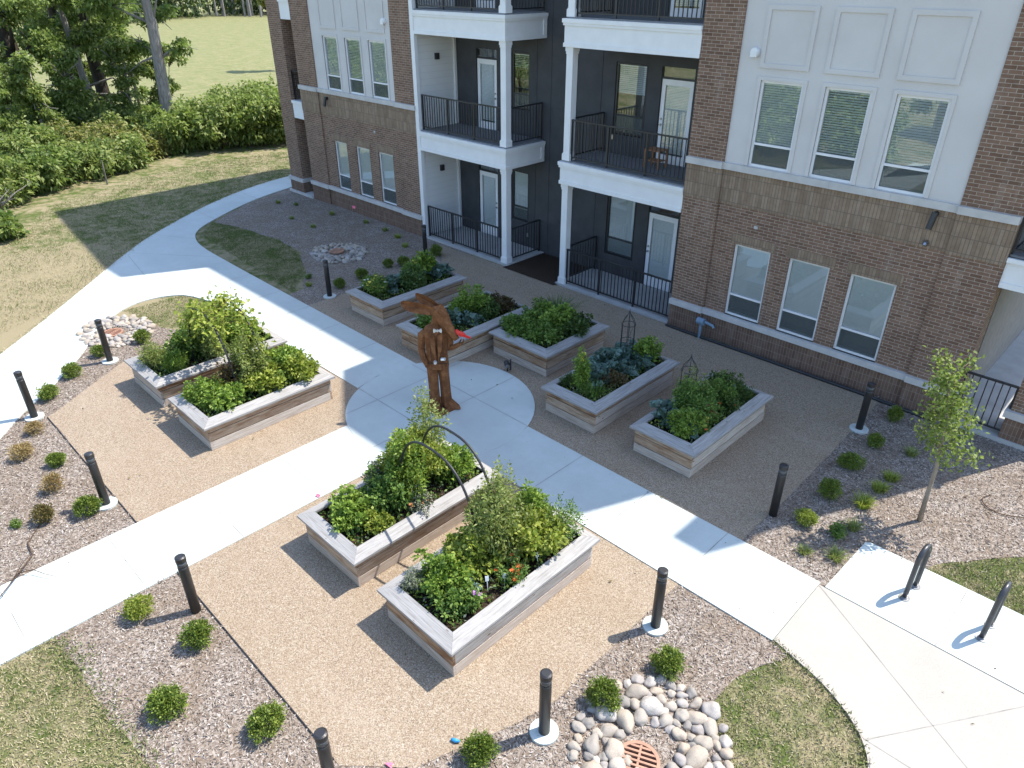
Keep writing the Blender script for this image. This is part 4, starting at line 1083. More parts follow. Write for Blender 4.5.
put('N1', .6, .84, rosette(.36, .36, 30, .28, 2, .18), 'l_blue', 'bushy blue green collard at the back end of the farthest planter', 'collard_plant', 'collard')
put('N1', .45, .76, B(.26, .26, .6, 700, .12, .09), 'l_bright', 'bright green broad leaf plant behind the collard in the farthest planter')
# planter behind the sculpture
put('N2', .3, .12, B(.36, .32, .32, 1200, .08, .055), 'l_mid', 'low green squash at the near end of the planter behind the sculpture', 'squash_plant')
put('N2', .55, .34, rosette(.3, .24, 24, .22, 2, .26), 'l_blue', 'blue green cabbages beside the sculpture head', 'cabbage_plant', 'cabbage')
put('N2', .8, .46, rosette(.28, .22, 20, .2, 2, .22), 'l_blue', 'blue green kale by the right rim of the planter behind the sculpture', 'kale_plant', 'kale')
put('N2', .3, .62, B(.4, .42, .5, 1600, .065, .045), 'l_bright', 'bright green basil mound in the planter behind the sculpture', 'basil_plant')
v = B(.3, .3, .32, 900, .07, .045); put('N2', .72, .68, v, 'l_dark', 'dark green plant with yellow blooms in the planter behind the sculpture', 'flowering_plant', 'flower', [(on_top(v, 5, .4), .03, M['p_yellow'])])
put('N2', .66, .88, B(.36, .28, .28, 900, .075, .045), 'l_red', 'bronze and green lettuce at the far end of the planter behind the sculpture', 'lettuce_plant')
# wide square planter
put('N3', .25, .25, B(.48, .48, .36, 1900, .085, .055), 'l_mid', 'dense green mound at the left corner of the square planter')
put('N3', .72, .25, B(.46, .44, .34, 1800, .08, .055), 'l_mid', 'dense green mound at the front corner of the square planter')
put('N3', .5, .55, B(.5, .48, .48, 1900, .085, .055), 'l_bright', 'light green mound in the middle of the square planter')
put('N3', .8, .7, B(.4, .42, .36, 1400, .075, .05), 'l_dark', 'dark green mound at the right corner of the square planter')
put('N3', .3, .82, blades(420, .5, .58, .018), 'l_dark', 'long arching grass blades at the back of the square planter', 'ornamental_grass')
put('N3', .2, .6, B(.4, .4, .42, 1300, .08, .05), 'l_mid', 'green mound by the left rim of the square planter')
# kale planter
v = B(.19, .19, .72, 900, .06, .032, 7, .5); put('N4', .36, .12, v, 'l_bright', 'tall leafy spike topped with yellow blooms at the near end', 'flowering_plant', 'flower', [(np.array([[0, 0, .74], [.04, .02, .78], [-.04, .03, .7], [.02, -.05, .68], [-.02, -.04, .8]]), .06, M['p_yellow'])])
put('N4', .1, .1, B(.16, .2, .22, 500, .06, .015), 'l_dark', 'dark spiky herb left of the yellow flower spike', 'herb_plant')
put('N4', .72, .12, blades(260, .3, .3, .012), 'l_mid', 'small clump of chives right of the yellow flower spike', 'chives_plant')
put('N4', .3, .36, rosette(.32, .28, 24, .24, 2, .2), 'l_blue', 'blue kale nearest the yellow flower spike', 'kale_plant', 'kale')
put('N4', .75, .38, B(.22, .26, .24, 700, .055, .03), 'l_red', 'bronze leaved plant along the front rim of the kale planter')
put('N4', .58, .55, rosette(.3, .28, 24, .24, 2, .2), 'l_blue', 'blue kale in the middle of the kale planter', 'kale_plant', 'kale')
put('N4', .28, .72, rosette(.34, .36, 28, .26, 3, .2), 'l_blue', 'largest blue kale under the wire obelisk', 'kale_plant', 'kale')
put('N4', .78, .76, rosette(.26, .26, 20, .2, 2, .18), 'l_blue', 'low blue kale by the right rim of the kale planter', 'kale_plant', 'kale')
put('N4', .62, .92, B(.3, .26, .44, 1100, .06, .045), 'l_bright', 'bright green basil at the far end of the kale planter', 'basil_plant')
# right hand planter
put('N5', .2, .14, rosette(.3, .2, 22, .2, 3, .24), 'l_blue', 'blue green cabbages at the left corner of the right hand planter', 'cabbage_plant', 'cabbage')
v = B(.3, .3, .36, 1100, .06, .04); put('N5', .66, .13, v, 'l_bright', 'bright green basil at the front corner of the right hand planter', 'basil_plant', 'plant', [(on_top(v, 3, .4), .03, M['p_yellow'])])
put('N5', .42, .38, B(.42, .42, .58, 1900, .07, .035, 8, .7), 'l_mid', 'bushy tomato plant in the middle of the right hand planter', 'tomato_plant')
put('N5', .12, .46, B(.24, .3, .62, 900, .06, .026, 8, .8), 'l_pale', 'pale wispy plant inside the wire obelisk of the right hand planter', 'bean_plant')
v = B(.2, .2, .3, 500, .05, .03); put('N5', .86, .4, v, 'l_mid', 'magenta zinnia by the front rim of the right hand planter', 'zinnia_plant', 'flower', [(on_top(v, 5, .5), .055, M['p_pink'])])
v = B(.18, .18, .22, 450, .045, .028); put('N5', .9, .24, v, 'l_mid', 'orange and yellow marigold by the front rim of the right hand planter', 'marigold_plant', 'flower', [(on_top(v, 6, .4), .035, M['p_orange']), (on_top(v, 5, .4), .035, M['p_yellow'])])
put('N5', .5, .66, B(.36, .38, .48, 1400, .065, .035), 'l_mid', 'mid green bush in the far half of the right hand planter')
v = B(.22, .24, .28, 600, .05, .03); put('N5', .84, .64, v, 'l_dark', 'low marigold with dull red blooms in the right hand planter', 'marigold_plant', 'flower', [(on_top(v, 7, .4), .03, M['p_orange'])])
v = B(.36, .34, .34, 1300, .075, .025); put('N5', .4, .88, v, 'l_dark', 'dark feathery greens with white blooms at the far end of the right hand planter', 'carrot_plant', 'plant', [(on_top(v, 4, .5), .045, M['p_white'])])
put('N5', .8, .9, B(.26, .24, .26, 800, .06, .02), 'l_dark', 'dark low herb at the far right corner of the right hand planter', 'herb_plant')

for key, (x0, x1, y0, y1) in PL.items():
    n = 1500; P = np.stack([rng.uniform(x0 + .15, x1 - .15, n), rng.uniform(y0 + .15, y1 - .15, n), np.full(n, SZ) + .02 + .10 * rng.random(n)], 1)
    V = leaves(P, rng.normal(size=(n, 3)) + np.array([0, 0, .5]), rng.uniform(.03, .085, n), rng.uniform(.02, .05, n), .2)
    o = link_mesh('ground_cover', quads_mesh('ground_cover', V, [M['l_mid'], M['l_yellow'], M['l_dark'], M['l_grey']], rng.choice(4, n, p=[.5, .15, .25, .1]))); tag(o, kind='stuff')
# black hoops over each sunlit pair, and the vine on one pair
def hoop(cx, y, hw, top, base):
    pts = []
    for k in range(33):
        a = math.pi * k / 32
        x = -hw * abs(math.cos(a)) ** .75 * (1 if math.cos(a) > 0 else -1); z = base + (top - base) * abs(math.sin(a)) ** .75
        pts.append((cx + x, y + .03 * math.sin(a * 2), z))
    return pts
HP = []
for cx, y, hw, top, lab in ((-6.72, 5.2, .92, 1.9, 'bare black hoop over the nearest two planters, the nearer of its pair'), (-6.78, 5.65, .9, 1.95, 'bare black hoop over the nearest two planters, the farther of its pair'),
                            (-13.5, 4.95, 1.0, 1.98, 'vine wrapped black hoop over the left planters, the nearer one'), (-13.5, 5.6, 1.0, 1.98, 'vine wrapped black hoop over the left planters, the farther one')):
    h = hoop(cx, y, hw, top, SZ - .1); HP.append(h)
    o = MB().tube(h, .019, 10).build('hoop', M['blackpipe'], smooth=True); tag(o, lab, 'hoop', 'black garden hoops')
pts = []; 
for h, a, b in ((HP[2], 2, 24), (HP[3], 2, 29)):
    for k in range(a, b):
        p, q = np.array(h[k]), np.array(h[k + 1]); m = 20
        pts.append(p + (q - p) * rng.random((m, 1)) + rng.normal(size=(m, 3)) * np.array([.08, .12, .09]))
for k in range(7, 22):     # leaves bridging the two hoops
    p, q = np.array(HP[2][k]), np.array(HP[3][k]); m = 15
    pts.append(p + (q - p) * rng.random((m, 1)) + rng.normal(size=(m, 3)) * np.array([.09, .09, .12]))
P = np.concatenate(pts); P = P[P[:, 2] > 1.0]
D = rng.normal(size=P.shape) + np.array([0, -.2, -.15])
V = leaves(P - np.array([-13.5, 5.3, SZ]), D, rng.uniform(.07, .12, len(P)), rng.uniform(.05, .09, len(P)), .15, .2)
o = plant('climbing_vine', V, M['l_yellow'], (-13.5, 5.3, SZ), 0, 'yellow green vine grown over the left pair of hoops', 'vine')
mb = MB()
for k in range(9):
    a = HP[2][random.randint(7, 22)]; b = HP[3][random.randint(7, 22)]
    mb.tube([(a[0] + 13.5, a[1] - 5.3, a[2] - SZ), ((a[0] + b[0]) / 2 + 13.5, (a[1] + b[1]) / 2 - 5.3, (a[2] + b[2]) / 2 - SZ - .12), (b[0] + 13.5, b[1] - 5.3, b[2] - SZ)], .006, 5)
mb.build('vine_stem', M['twig'], o)

# wire obelisks
def obelisk(x, y, top, r, lab):
    mb = MB()
    b = SZ - .05; sh = top - .35
    legs = []
    for k in range(6):
        a = k * math.pi / 3; c, s = math.cos(a), math.sin(a)
        mb.tube([(r * c, r * s, b), (r * c, r * s, sh), (r * .75 * c, r * .75 * s, sh + .1), (r * .22 * c, r * .22 * s, sh + .22), (0, 0, top - .04)], .0065, 6)
    mb.tube([(0, 0, top - .08), (0, 0, top)], [.014, .004], 6)
    for z in (b + .25, (b + sh) / 2 + .1, sh):
        mb.tube([(r * math.cos(2 * math.pi * k / 20), r * math.sin(2 * math.pi * k / 20), z) for k in range(21)], .0065, 6)
    mb.tube([(r, 0, b + .2), (-r * .5, r * .8, sh)], .004, 5); mb.tube([(0, -r, b + .4), (r * .5, r * .8, sh)], .004, 5)
    o = mb.build('wire_obelisk', M['black'], smooth=True); o.location = (x, y, 0)
    tag(o, lab, 'plant support', 'wire obelisks')
obelisk(-7.86, 11.45, 1.76, .15, 'dark wire obelisk rising from the kale planter')
obelisk(-5.98, 10.85, 1.62, .16, 'dark wire obelisk rising from the right hand planter')

# white plant tags
for i, (k, u, v, lab) in enumerate((('F', .9, .42, 'white plant label by the marigolds in the nearest planter'), ('F', .78, .34, 'white plant label beside the blue cabbage seedling in the nearest planter'), ('F', .95, .68, 'white plant label leaning at the right rim by the pepper bush'), ('FL', .1, .7, 'white plant label at the left rim of the left hooped planter'))):
    mb = MB(); mb.box(-.025, .025, -.002, .002, .16, .24); mb.box(-.005, .005, -.002, .002, -.02, .16)
    o = mb.build('plant_label', M['tagwhite']); p = PP(k, u, v); o.location = p; o.rotation_euler = (-.2, 0, R(40 + 20 * i)); tag(o, lab, 'plant label', 'white plant labels')

# ------------------------------------------------------------------ shrubs in the mulch
def shrub_mesh(seed, r, n=2600, L=.042, W_=.026, flat=.85):
    global rng
    rng = np.random.default_rng(seed); random.seed(seed)
    bl = [((0, 0, r * .8), (r * .92, r * .92, r * flat))]
    for k in range(9):
        a = random.uniform(0, 6.28); e = random.uniform(.05, 1.3)
        bl.append(((r * .62 * math.cos(a) * math.cos(e), r * .62 * math.sin(a) * math.cos(e), r * (.75 + .55 * math.sin(e))), (r * .42, r * .42, r * .36)))
    bl = [(c, tuple(q * random.uniform(.8, 1.15) for q in rr)) for c, rr in bl]
    for k in range(12):
        a = random.uniform(0, 6.28); e = random.uniform(.0, 1.4); q = random.uniform(.85, 1.18)
        bl.append(((r * q * math.cos(a) * math.cos(e), r * q * math.sin(a) * math.cos(e), r * (.6 + .95 * q * math.sin(e))), (r * .13, r * .13, r * .17)))
    P, D = blob_points(bl, n, .4, 0)
    D = D + .5 * rng.normal(size=P.shape) + np.array([0, 0, .3])
    return leaves(P, D, L * rng.uniform(.7, 1.3, n), W_ * rng.uniform(.7, 1.3, n), .2)
SM = [quads_mesh('boxwood', shrub_mesh(s, .25), M['l_box']) for s in (11, 12, 13, 31, 32, 33, 34)]
SMD = [quads_mesh('boxwood', shrub_mesh(s, .25), M['l_box']) for s in (14, 15)]
SY = [quads_mesh('boxwood_gold', shrub_mesh(s, .25, 2200), M['l_yellow']) for s in (16,)]
DRY = [quads_mesh('dry_shrub', shrub_mesh(s, .24, 1500, .07, .016), M['l_dry']) for s in (17, 18)]
BRN = [quads_mesh('browning_shrub', shrub_mesh(19, .24, 1800, .05, .022), M['l_drygreen'])]
SG = 'clipped shrubs in the mulch beds'
def shrub(x, y, me, s, lab, grp=SG, cat='shrub', name='round_shrub'):
    if me in SM: me = random.choice(SM)
    s *= .88
    o = link_mesh(name, me); o.location = (x, y, .008); o.scale = (s * random.uniform(.88, 1.12), s * random.uniform(.88, 1.12), s * random.uniform(.85, 1.08)); o.rotation_euler = (0, 0, random.uniform(0, 6))
    return tag(o, lab, cat, grp)
random.seed(3)
for x, y, k, s, lab in [
    (-8.68, 1.42, SY[0], .92, 'yellow green round shrub just below the white path, left of a bollard'), (-7.62, 1.78, SM[0], .92, 'round green shrub right below the bollard beside the white path'),
    (-6.9, 1.06, SM[1], .95, 'round shrub nearest the grass at the bottom left'), (-5.83, 1.78, SM[2], .95, 'round shrub at the bottom, beside the gravel edge on the left'),
    (-3.78, 3.3, SM[0], .9, 'round shrub at the bottom edge, left of the nearest bollard'), (-3.22, 4.85, SM[1], .92, 'round shrub at the upper left of the foreground stones'), (-2.93, 5.83, SM[2], .84, 'round shrub between the stones and the bollard by the path'),
    (-11.5, 1.68, SM[1], .85, 'green shrub beside the bollard nearest the path on the left'), (-13.35, 1.76, SM[2], .78, 'green shrub among the dry tan ones on the left'),
    (-16.05, 2.42, SM[0], .86, 'green shrub beside the bollard at the curved walk'), (-16.7, 3.08, SM[1], .86, 'green shrub second from the curved walk bollard'), (-17.3, 3.86, SM[2], .82, 'green shrub just left of the bollard by the left stones'), (-17.3, 4.85, SM[0], .84, 'green shrub to the right of the left stone pile')]:
    shrub(x, y, k, s, lab)
for x, y, k, s, lab in [(-14.8, 1.8, DRY[0], .74, 'dry straw coloured shrub nearest the curved walk'), (-14.05, 1.38, DRY[1], .92, 'largest dry straw coloured shrub on the left'), (-12.6, 1.48, DRY[0], .84, 'dry tan shrub between two green ones on the left'), (-11.82, 1.1, BRN[0], .88, 'browning shrub nearest the bare twig')]:
    shrub(x, y, k, s, lab, name='dry_shrub')
for x, y, k, s, lab in [(-2.95, 9.78, SY[0], .82, 'yellow green shrub in the sun beside the right hand bollard'), (-2.97, 10.72, SMD[0], .86, 'shaded shrub nearest the right hand bollard'), (-3.05, 11.82, SMD[1], .86, 'shaded shrub in the middle of the row right of the gravel'), (-3.0, 12.8, SMD[0], .78, 'shaded shrub beside the bollard near the wall'), (-3.08, 14.0, SMD[1], .78, 'shaded shrub nearest the brick wall on the right')]:
    shrub(x, y, k, s, lab)
for x, y, k, s, lab in [(-16.93, 12.5, SMD[0], .86, 'dark shrub behind the farthest planter'), (-16.96, 13.8, SMD[1], .9, 'dark shrub beside the bollard near the balcony'), (-17.2, 12.1, SMD[1], .7, 'small dark shrub behind the kale of the farthest planter'), (-17.0, 11.0, SM[1], .85, 'mid green shrub left of the farthest planter'), (-16.85, 10.15, SM[2], .8, 'light green shrub beside the shaded bollard')]:
    shrub(x, y, k, s, lab)
# low tufts
rng = np.random.default_rng(5)
TU = quads_mesh('tuft', blades(160, .3, .26, .014), M['l_pale']); TUY = quads_mesh('yellow_tuft', blades(150, .3, .24, .016), M['l_yellow']); TUG = quads_mesh('green_tuft', bushy(.18, .18, .2, 420, .05, .03), M['l_mid'])
for x, y, k, s, lab in [(-2.46, 10.9, TUY, .95, 'yellow green daylily tuft at the shadow edge'), (-2.42, 11.5, TUY, .8, 'yellow green tuft second in the row beside the shaded shrubs'), (-2.39, 11.95, TUY, .75, 'yellow green tuft third in the row beside the shaded shrubs'), (-2.4, 13.0, TU, .7, 'pale tuft beside the young tree crown'),
    (-2.45, 9.86, TUG, .95, 'small green plant near the corner of the cycle pad'), (-2.33, 10.2, TU, .7, 'pale tuft beside the small green plant near the pad'), (-2.64, 9.12, TU, .6, 'pale tuft near the path edge below the bollard'), (-2.26, 9.34, TU, .8, 'pale tuft at the corner of the cycle pad'),
    (-24.99, 13.6, TUG, .8, 'small weed at the foot of the left brick block'), (-25.8, 13.3, TU, .9, 'pale weed by the far brick pier'), (-23.0, 13.9, TU, 1.0, 'dry tuft before the first left ground floor window'), (-21.3, 14.2, TU, .9, 'dry tuft before the second left ground floor window'), (-20.1, 14.15, TU, .9, 'dry tuft before the third left ground floor window'), (-19.2, 14.0, TUY, .9, 'yellow tuft at the right end of the left brick wall'), (-18.3, 13.6, TUY, .9, 'yellow tuft near the left patio corner'),
    (-23.6, 12.6, TU, .8, 'dry weed in the middle of the shaded mulch'), (-22.2, 12.6, TU, .9, 'dry weed above the far stone pile'), (-17.6, 9.6, TUY, .8, 'yellow green weed at the tip of the shaded grass'), (-18.1, 9.9, TUG, .9, 'green weed along the shaded grass edge'), (-12.0, .75, TUG, .6, 'grass clump beside the browning shrub')]:
    s *= .7 if x < -17 and y > 9 else .95; o = link_mesh('grass_tuft', k); o.location = (x, y, .008); o.scale = (s, s, s); o.rotation_euler = (0, 0, random.uniform(0, 6)); tag(o, lab, 'plant', 'small tufts and weeds')

# ------------------------------------------------------------------ bollards
def make_bollard():
    r = empty('bollard')
    MB().tube([(0, 0, .02), (0, 0, .86), (0, 0, .89)], .068, 20).build('post', M['bollard'], r, True)
    MB().tube([(0, 0, .885), (0, 0, .985)], .0665, 20).build('lens', M['lens'], r, True)
    m = MB(); m.tube([(0, 0, .98), (0, 0, 1.05)], .071, 20); m.tube([(0, 0, 1.05), (0, 0, 1.062)], [.071, .05], 20); m.build('cap', M['bollard'], r)
    m = MB(); m.disc((0, 0), .175, 0, .035, 28); m.build('footing', M['concrete'], r)
    return r
b0 = make_bollard()
BL = [(-3.45, 6.30, 'black bollard light beside the path at the right of the near gravel'), (-3.47, 4.06, 'black bollard light left of the foreground stones'), (-3.42, 9.62, 'black bollard light at the edge of the shade right of the path'), (-15.43, 1.96, 'black bollard light at the curved walk, leftmost'),
      (-3.44, 13.18, 'black bollard light nearest the brick wall on the right'), (-11.55, 1.97, 'black bollard light among the dry shrubs on the left'), (-8.22, 2.0, 'black bollard light beside the white path at the bottom left'), (-16.85, 3.92, 'black bollard light in front of the left stone pile'), (-16.5, 9.58, 'black bollard light below the far stone pile'), (-4.63, 1.9, 'black bollard light cut by the bottom edge of the view'), (-17.0, 13.4, 'black bollard light nearest the left patio, behind the farthest planter')]
for i, (x, y, lab) in enumerate(BL):
    o = b0 if i == 0 else copy_tree(b0)
    o.location = (x, y, -.03 if i in (2, 6) else .008); tag(o, lab, 'bollard', 'bollard lights around the garden')

# ------------------------------------------------------------------ stones and drain grates
def stone_mesh(seed):
    import bmesh
    bm = bmesh.new(); bmesh.ops.create_icosphere(bm, subdivisions=3, radius=1)
    sx, sy, sz = random.uniform(.85, 1.25), random.uniform(.75, 1.0), random.uniform(.55, .78)
    for v in bm.verts:
        n = noise.noise(v.co * 1.1 + Vector((seed * 7, 0, 0))) * .32 + noise.noise(v.co * 2.6 + Vector((0, seed * 5, 0))) * .1
        v.co *= 1 + n; v.co.x *= sx; v.co.y *= sy; v.co.z *= sz
    me = bpy.data.meshes.new('stone'); bm.to_mesh(me); bm.free(); me.materials.append(M['river'])
    me.polygons.foreach_set('use_smooth', [True] * len(me.polygons)); return me
STN = [stone_mesh(s) for s in range(9)]
def stones(cx, cy, rx, ry, rmin, rmax, n, lab, grp, hole=.22):
    pl_ = []
    tries = 0
    while len(pl_) < n and tries < 9000:
        tries += 1
        a = random.uniform(0, 6.283); q = math.sqrt(random.uniform(0, 1)); x = rx * q * math.cos(a); y = ry * q * math.sin(a)
        r = random.uniform(rmin, rmax)
        if math.hypot(x, y) < hole + r * .9: continue
        if any(math.hypot(x - p[0], y - p[1]) < (r + p[2]) * .74 for p in pl_): continue
        pl_.append((x, y, r))
    for x, y, r in pl_:
        o = link_mesh('river_stone', random.choice(STN)); o.location = (cx + x, cy + y, r * .36); o.scale = (r, r, r)
        o.rotation_euler = (random.uniform(-.25, .25), random.uniform(-.25, .25), random.uniform(0, 6.28))
        tag(o, lab, 'stone', grp)
def grate(x, y, r, lab):
    t = empty('drain_grate', (x, y, .03), R(25), lab, 'drain grate', 'round drain grates')
    mb = MB(); N = 32
    for k in range(N):
        a, b = 2 * math.pi * k / N, 2 * math.pi * (k + 1) / N
        q = [(r * math.cos(a), r * math.sin(a)), (r * math.cos(b), r * math.sin(b)), (r * .84 * math.cos(b), r * .84 * math.sin(b)), (r * .84 * math.cos(a), r * .84 * math.sin(a))]
        mb.prism(q, 0, .04)
    for k in range(-3, 4):
        yy = k * r * .235; h = math.sqrt(max(0, (r * .85) ** 2 - yy ** 2)); mb.box(-h, h, yy - r * .05, yy + r * .05, .005, .037)
    mb.box(-r * .05, r * .05, -r * .84, r * .84, .006, .034)
    mb.build('grate_cover', M['grate'], t)
    m = MB(); m.disc((0, 0), r * .97, -.013, -.011, 28); m.build('drain_shade_disc', M['hole'], t)  # flat black disc painted as the dark of a deeper well
random.seed(21)
stones(-2.46, 4.78, .86, .98, .06, .14, 110, 'river stone in the pile around the grate in the foreground', 'stones around the foreground drain', .27)
grate(-2.45, 4.52, .25, 'round terracotta drain grate in the foreground stones')
stones(-18.4, 4.62, 1.0, .82, .05, .11, 115, 'pale river stone in the pile beside the curved walk', 'stones around the left drain', .26)
grate(-18.3, 4.5, .24, 'round rusty drain grate in the left stone pile by the curved walk')
stones(-19.3, 11.75, .98, .82, .055, .115, 100, 'pale stone in the shaded pile below the brick block', 'stones around the far drain', .26)
grate(-19.45, 11.76, .24, 'round drain grate in the shaded far stone pile')

# ------------------------------------------------------------------ bike racks
def rack(a, b, top, lab, lean):
    t = empty('bike_rack', (a[0], a[1], .035), 0, lab, 'bike rack', 'steel hoop bike racks')
    d = Vector((b[0] - a[0], b[1] - a[1], 0)); mb = MB(); pts = []
    for z in np.linspace(.02, top - d.length / 2, 6): pts.append(Vector((0, 0, z)))
    c = d / 2 + Vector((0, 0, top - d.length / 2))
    for k in range(1, 12):
        an = math.pi - math.pi * k / 12; pts.append(c + d / 2 * math.cos(an) + Vector((0, 0, d.length / 2 * math.sin(an))))
    for z in np.linspace(top - d.length / 2, .02, 6): pts.append(d + Vector((0, 0, z)))
    mb.tube(pts, .035, 14).build('hoop_tube', M['rackpaint'], t, True)
    for p in (Vector((0, 0, 0)), d):
        m = MB(); m.disc((p.x, p.y), .075, 0, .014, 20); m.tube([(p.x, p.y, .01), (p.x, p.y, .035)], .045, 14); m.build('foot_flange', M['steel'], t)
M['rackpaint'] = simple('dark_galvanised_tube', (.055, .055, .058), .35, .4, var=.25)
rack((-1.2, 9.22), (-1.17, 9.56), .86, 'grey steel hoop bike rack beside the young tree shadow', 0)
rack((-.2, 9.2), (-.18, 9.54), .86, 'grey steel hoop bike rack nearest the right edge', 0)

# ------------------------------------------------------------------ young tree
rng = np.random.default_rng(33); random.seed(33)
yt = empty('young_tree', (-1.64, 11.17, 0), 0, 'slender young tree with a light green crown in the mulch by the cycle pad', 'tree')
mb = MB(); tp = [(0, 0, -.02), (-.02, .0, .5), (-.03, -.02, 1.1), (-.09, -.08, 1.8), (-.2, -.2, 2.5), (-.27, -.26, 3.0)]
mb.tube(tp, [.042, .034, .03, .024, .014, .005], 10)
tips = []
for k in range(26):
    z = 1.15 + 1.75 * (k / 26); f = (z - .5) / 2.5; c = np.array([-.27 * f ** 1.6, -.26 * f ** 1.6, z])
    a = k * 2.4 + random.uniform(-.4, .4); L = .43 * (1 - .55 * (k / 26)) * random.uniform(.75, 1.15)
    e = c + np.array([L * math.cos(a), L * math.sin(a), L * random.uniform(.35, .9)]); mdl = (c + e) / 2 + np.array([0, 0, -.03])
    mb.tube([c, mdl, e], [.01, .007, .003], 5); tips += [mdl, e, (mdl + e) / 2]
mb.build('trunk', M['barkyoung'], yt, True)
tips = np.array(tips); n = 2100; i = rng.integers(0, len(tips), n)
P = tips[i] + rng.normal(size=(n, 3)) * np.array([.075, .075, .075]); D = rng.normal(size=(n, 3)) + np.array([0, 0, -.2])
link_mesh('crown', quads_mesh('crown', leaves(P, D, rng.uniform(.045, .085, n), rng.uniform(.035, .06, n), .15, .15), M['l_tree']), yt)

# ------------------------------------------------------------------ sculpture
st = empty('rusty_sculpture', (-9.90, 7.93, .034), R(44.6), 'rusty steel sculpture of a long eared animal in a suit on the round terrace', 'sculpture')
M_ = MB()
def ring_rect(c, hx, hy, z, rot=0, cut=.3):
    """eight sided plate section around c at height z"""
    o = []
    for sx, sy in ((1, -cut), (1, cut), (cut, 1), (-cut, 1), (-1, cut), (-1, -cut), (-cut, -1), (cut, -1)):
        x, y = sx * hx, sy * hy
        o.append((c[0] + x * math.cos(rot) - y * math.sin(rot), c[1] + x * math.sin(rot) + y * math.cos(rot), z))
    return o
def limb(mb, pts, rad, n=6, flat=1.0):
    pts = [Vector(p) for p in pts]; rings = []
    for i, p in enumerate(pts):
        d = (pts[min(i + 1, len(pts) - 1)] - pts[max(i - 1, 0)]).normalized()
        a = d.cross(Vector((0, 1, .15))).normalized(); b = a.cross(d)
        r = rad[i]; r = (r, r) if not hasattr(r, '__len__') else r
        rings.append([p + a * r[0] * math.cos(2 * math.pi * k / n + .4) + b * r[1] * math.sin(2 * math.pi * k / n + .4) for k in range(n)])
    mb.loft(rings)
b = MB()
# legs (trousers) and feet; local x = right in the view, -y = towards the viewer
b.loft([ring_rect((-.095, -.02), .105, .12, .05), ring_rect((-.095, -.01), .108, .125, .12), ring_rect((-.10, 0), .10, .115, .5), ring_rect((-.105, 0), .105, .12, .8), ring_rect((-.11, 0), .115, .13, 1.12)])
b.loft([ring_rect((.145, .05), .105, .12, .05), ring_rect((.14, .05), .108, .125, .12), ring_rect((.125, .05), .10, .115, .5), ring_rect((.11, .04), .105, .12, .8), ring_rect((.10, .02), .115, .13, 1.12)])
b.loft([ring_rect((-.085, -.04), .09, .13, .012), ring_rect((-.075, -.10), .09, .2, .02), ring_rect((-.075, -.10), .085, .19, .09), ring_rect((-.09, -.03), .07, .1, .17)])
b.loft([ring_rect((.23, .0), .18, .10, .012, R(-28)), ring_rect((.245, -.01), .2, .10, .02, R(-28)), ring_rect((.235, .0), .18, .09, .09, R(-28)), ring_rect((.16, .04), .1, .08, .18, R(-28))])
# jacket: skirts, waist, chest, shoulders, collar, neck
b.loft([ring_rect((-.01, .01), .235, .16, .95), ring_rect((-.01, .01), .225, .155, 1.1), ring_rect((0, .01), .20, .145, 1.3), ring_rect((0, .0), .215, .15, 1.55), ring_rect((-.01, 0), .235, .15, 1.72), ring_rect((0, .01), .20, .13, 1.82), ring_rect((.02, .02), .11, .10, 1.88), ring_rect((.03, .02), .09, .09, 1.98), ring_rect((.05, .02), .10, .10, 2.06)])
# lapels and front plates
for s in (-1, 1):
    q = [Vector((.02 + s * .03, -.165, 1.72)), Vector((.02 + s * .13, -.16, 1.78)), Vector((.02 + s * .11, -.175, 1.45)), Vector((.02 + s * .02, -.175, 1.18))]
    b.loft([[v for v in q], [v + Vector((0, -.018, 0)) for v in q]])
# left arm, hand in the pocket; right arm bent and reaching out
limb(b, [(-.20, 0, 1.74), (-.27, .0, 1.66), (-.295, .02, 1.45), (-.305, .02, 1.34), (-.26, -.06, 1.16), (-.19, -.12, 1.05)], [.06, .085, .075, .07, .062, .055], 7)
limb(b, [(.20, .0, 1.74), (.26, .02, 1.64), (.27, .03, 1.45), (.26, .0, 1.36), (.36, -.06, 1.42), (.47, -.10, 1.50)], [.06, .08, .07, .066, .052, .042], 7)
# fingers of the raised hand, curled up under the bird
for k in range(4):
    o = Vector((.47, -.13 + .022 * k, 1.50)); limb(b, [o, o + Vector((.05, 0, .02)), o + Vector((.075, 0, .06 + .006 * k)), o + Vector((.065, 0, .09))], [.013, .012, .011, .008], 6)
limb(b, [(.46, -.05, 1.51), (.48, -.03, 1.55), (.50, -.045, 1.585)], [.014, .012, .008], 6)
# head: skull tapering into a long snout, pointing down to the right
limb(b, [(-.06, .03, 2.08), (-.02, .02, 2.17), (.05, 0, 2.17), (.14, -.04, 2.07), (.24, -.09, 1.90), (.34, -.13, 1.75), (.42, -.16, 1.63)], [.06, .13, .16, .135, .10, .08, .055], 8)
limb(b, [(.10, -.04, 1.97), (.20, -.08, 1.84), (.29, -.11, 1.71)], [.07, .055, .03], 7)
# brow, eyes and nostril plates
for s in (-1, 1):
    limb(b, [(.10, -.02 + s * .1 - .03, 2.22), (.17, -.05 + s * .085 - .03, 2.16), (.2, -.06 + s * .07 - .03, 2.10)], [.02, .032, .014], 6)
b.tube([(.39, -.19, 1.72), (.415, -.2, 1.71)], .018, 8)
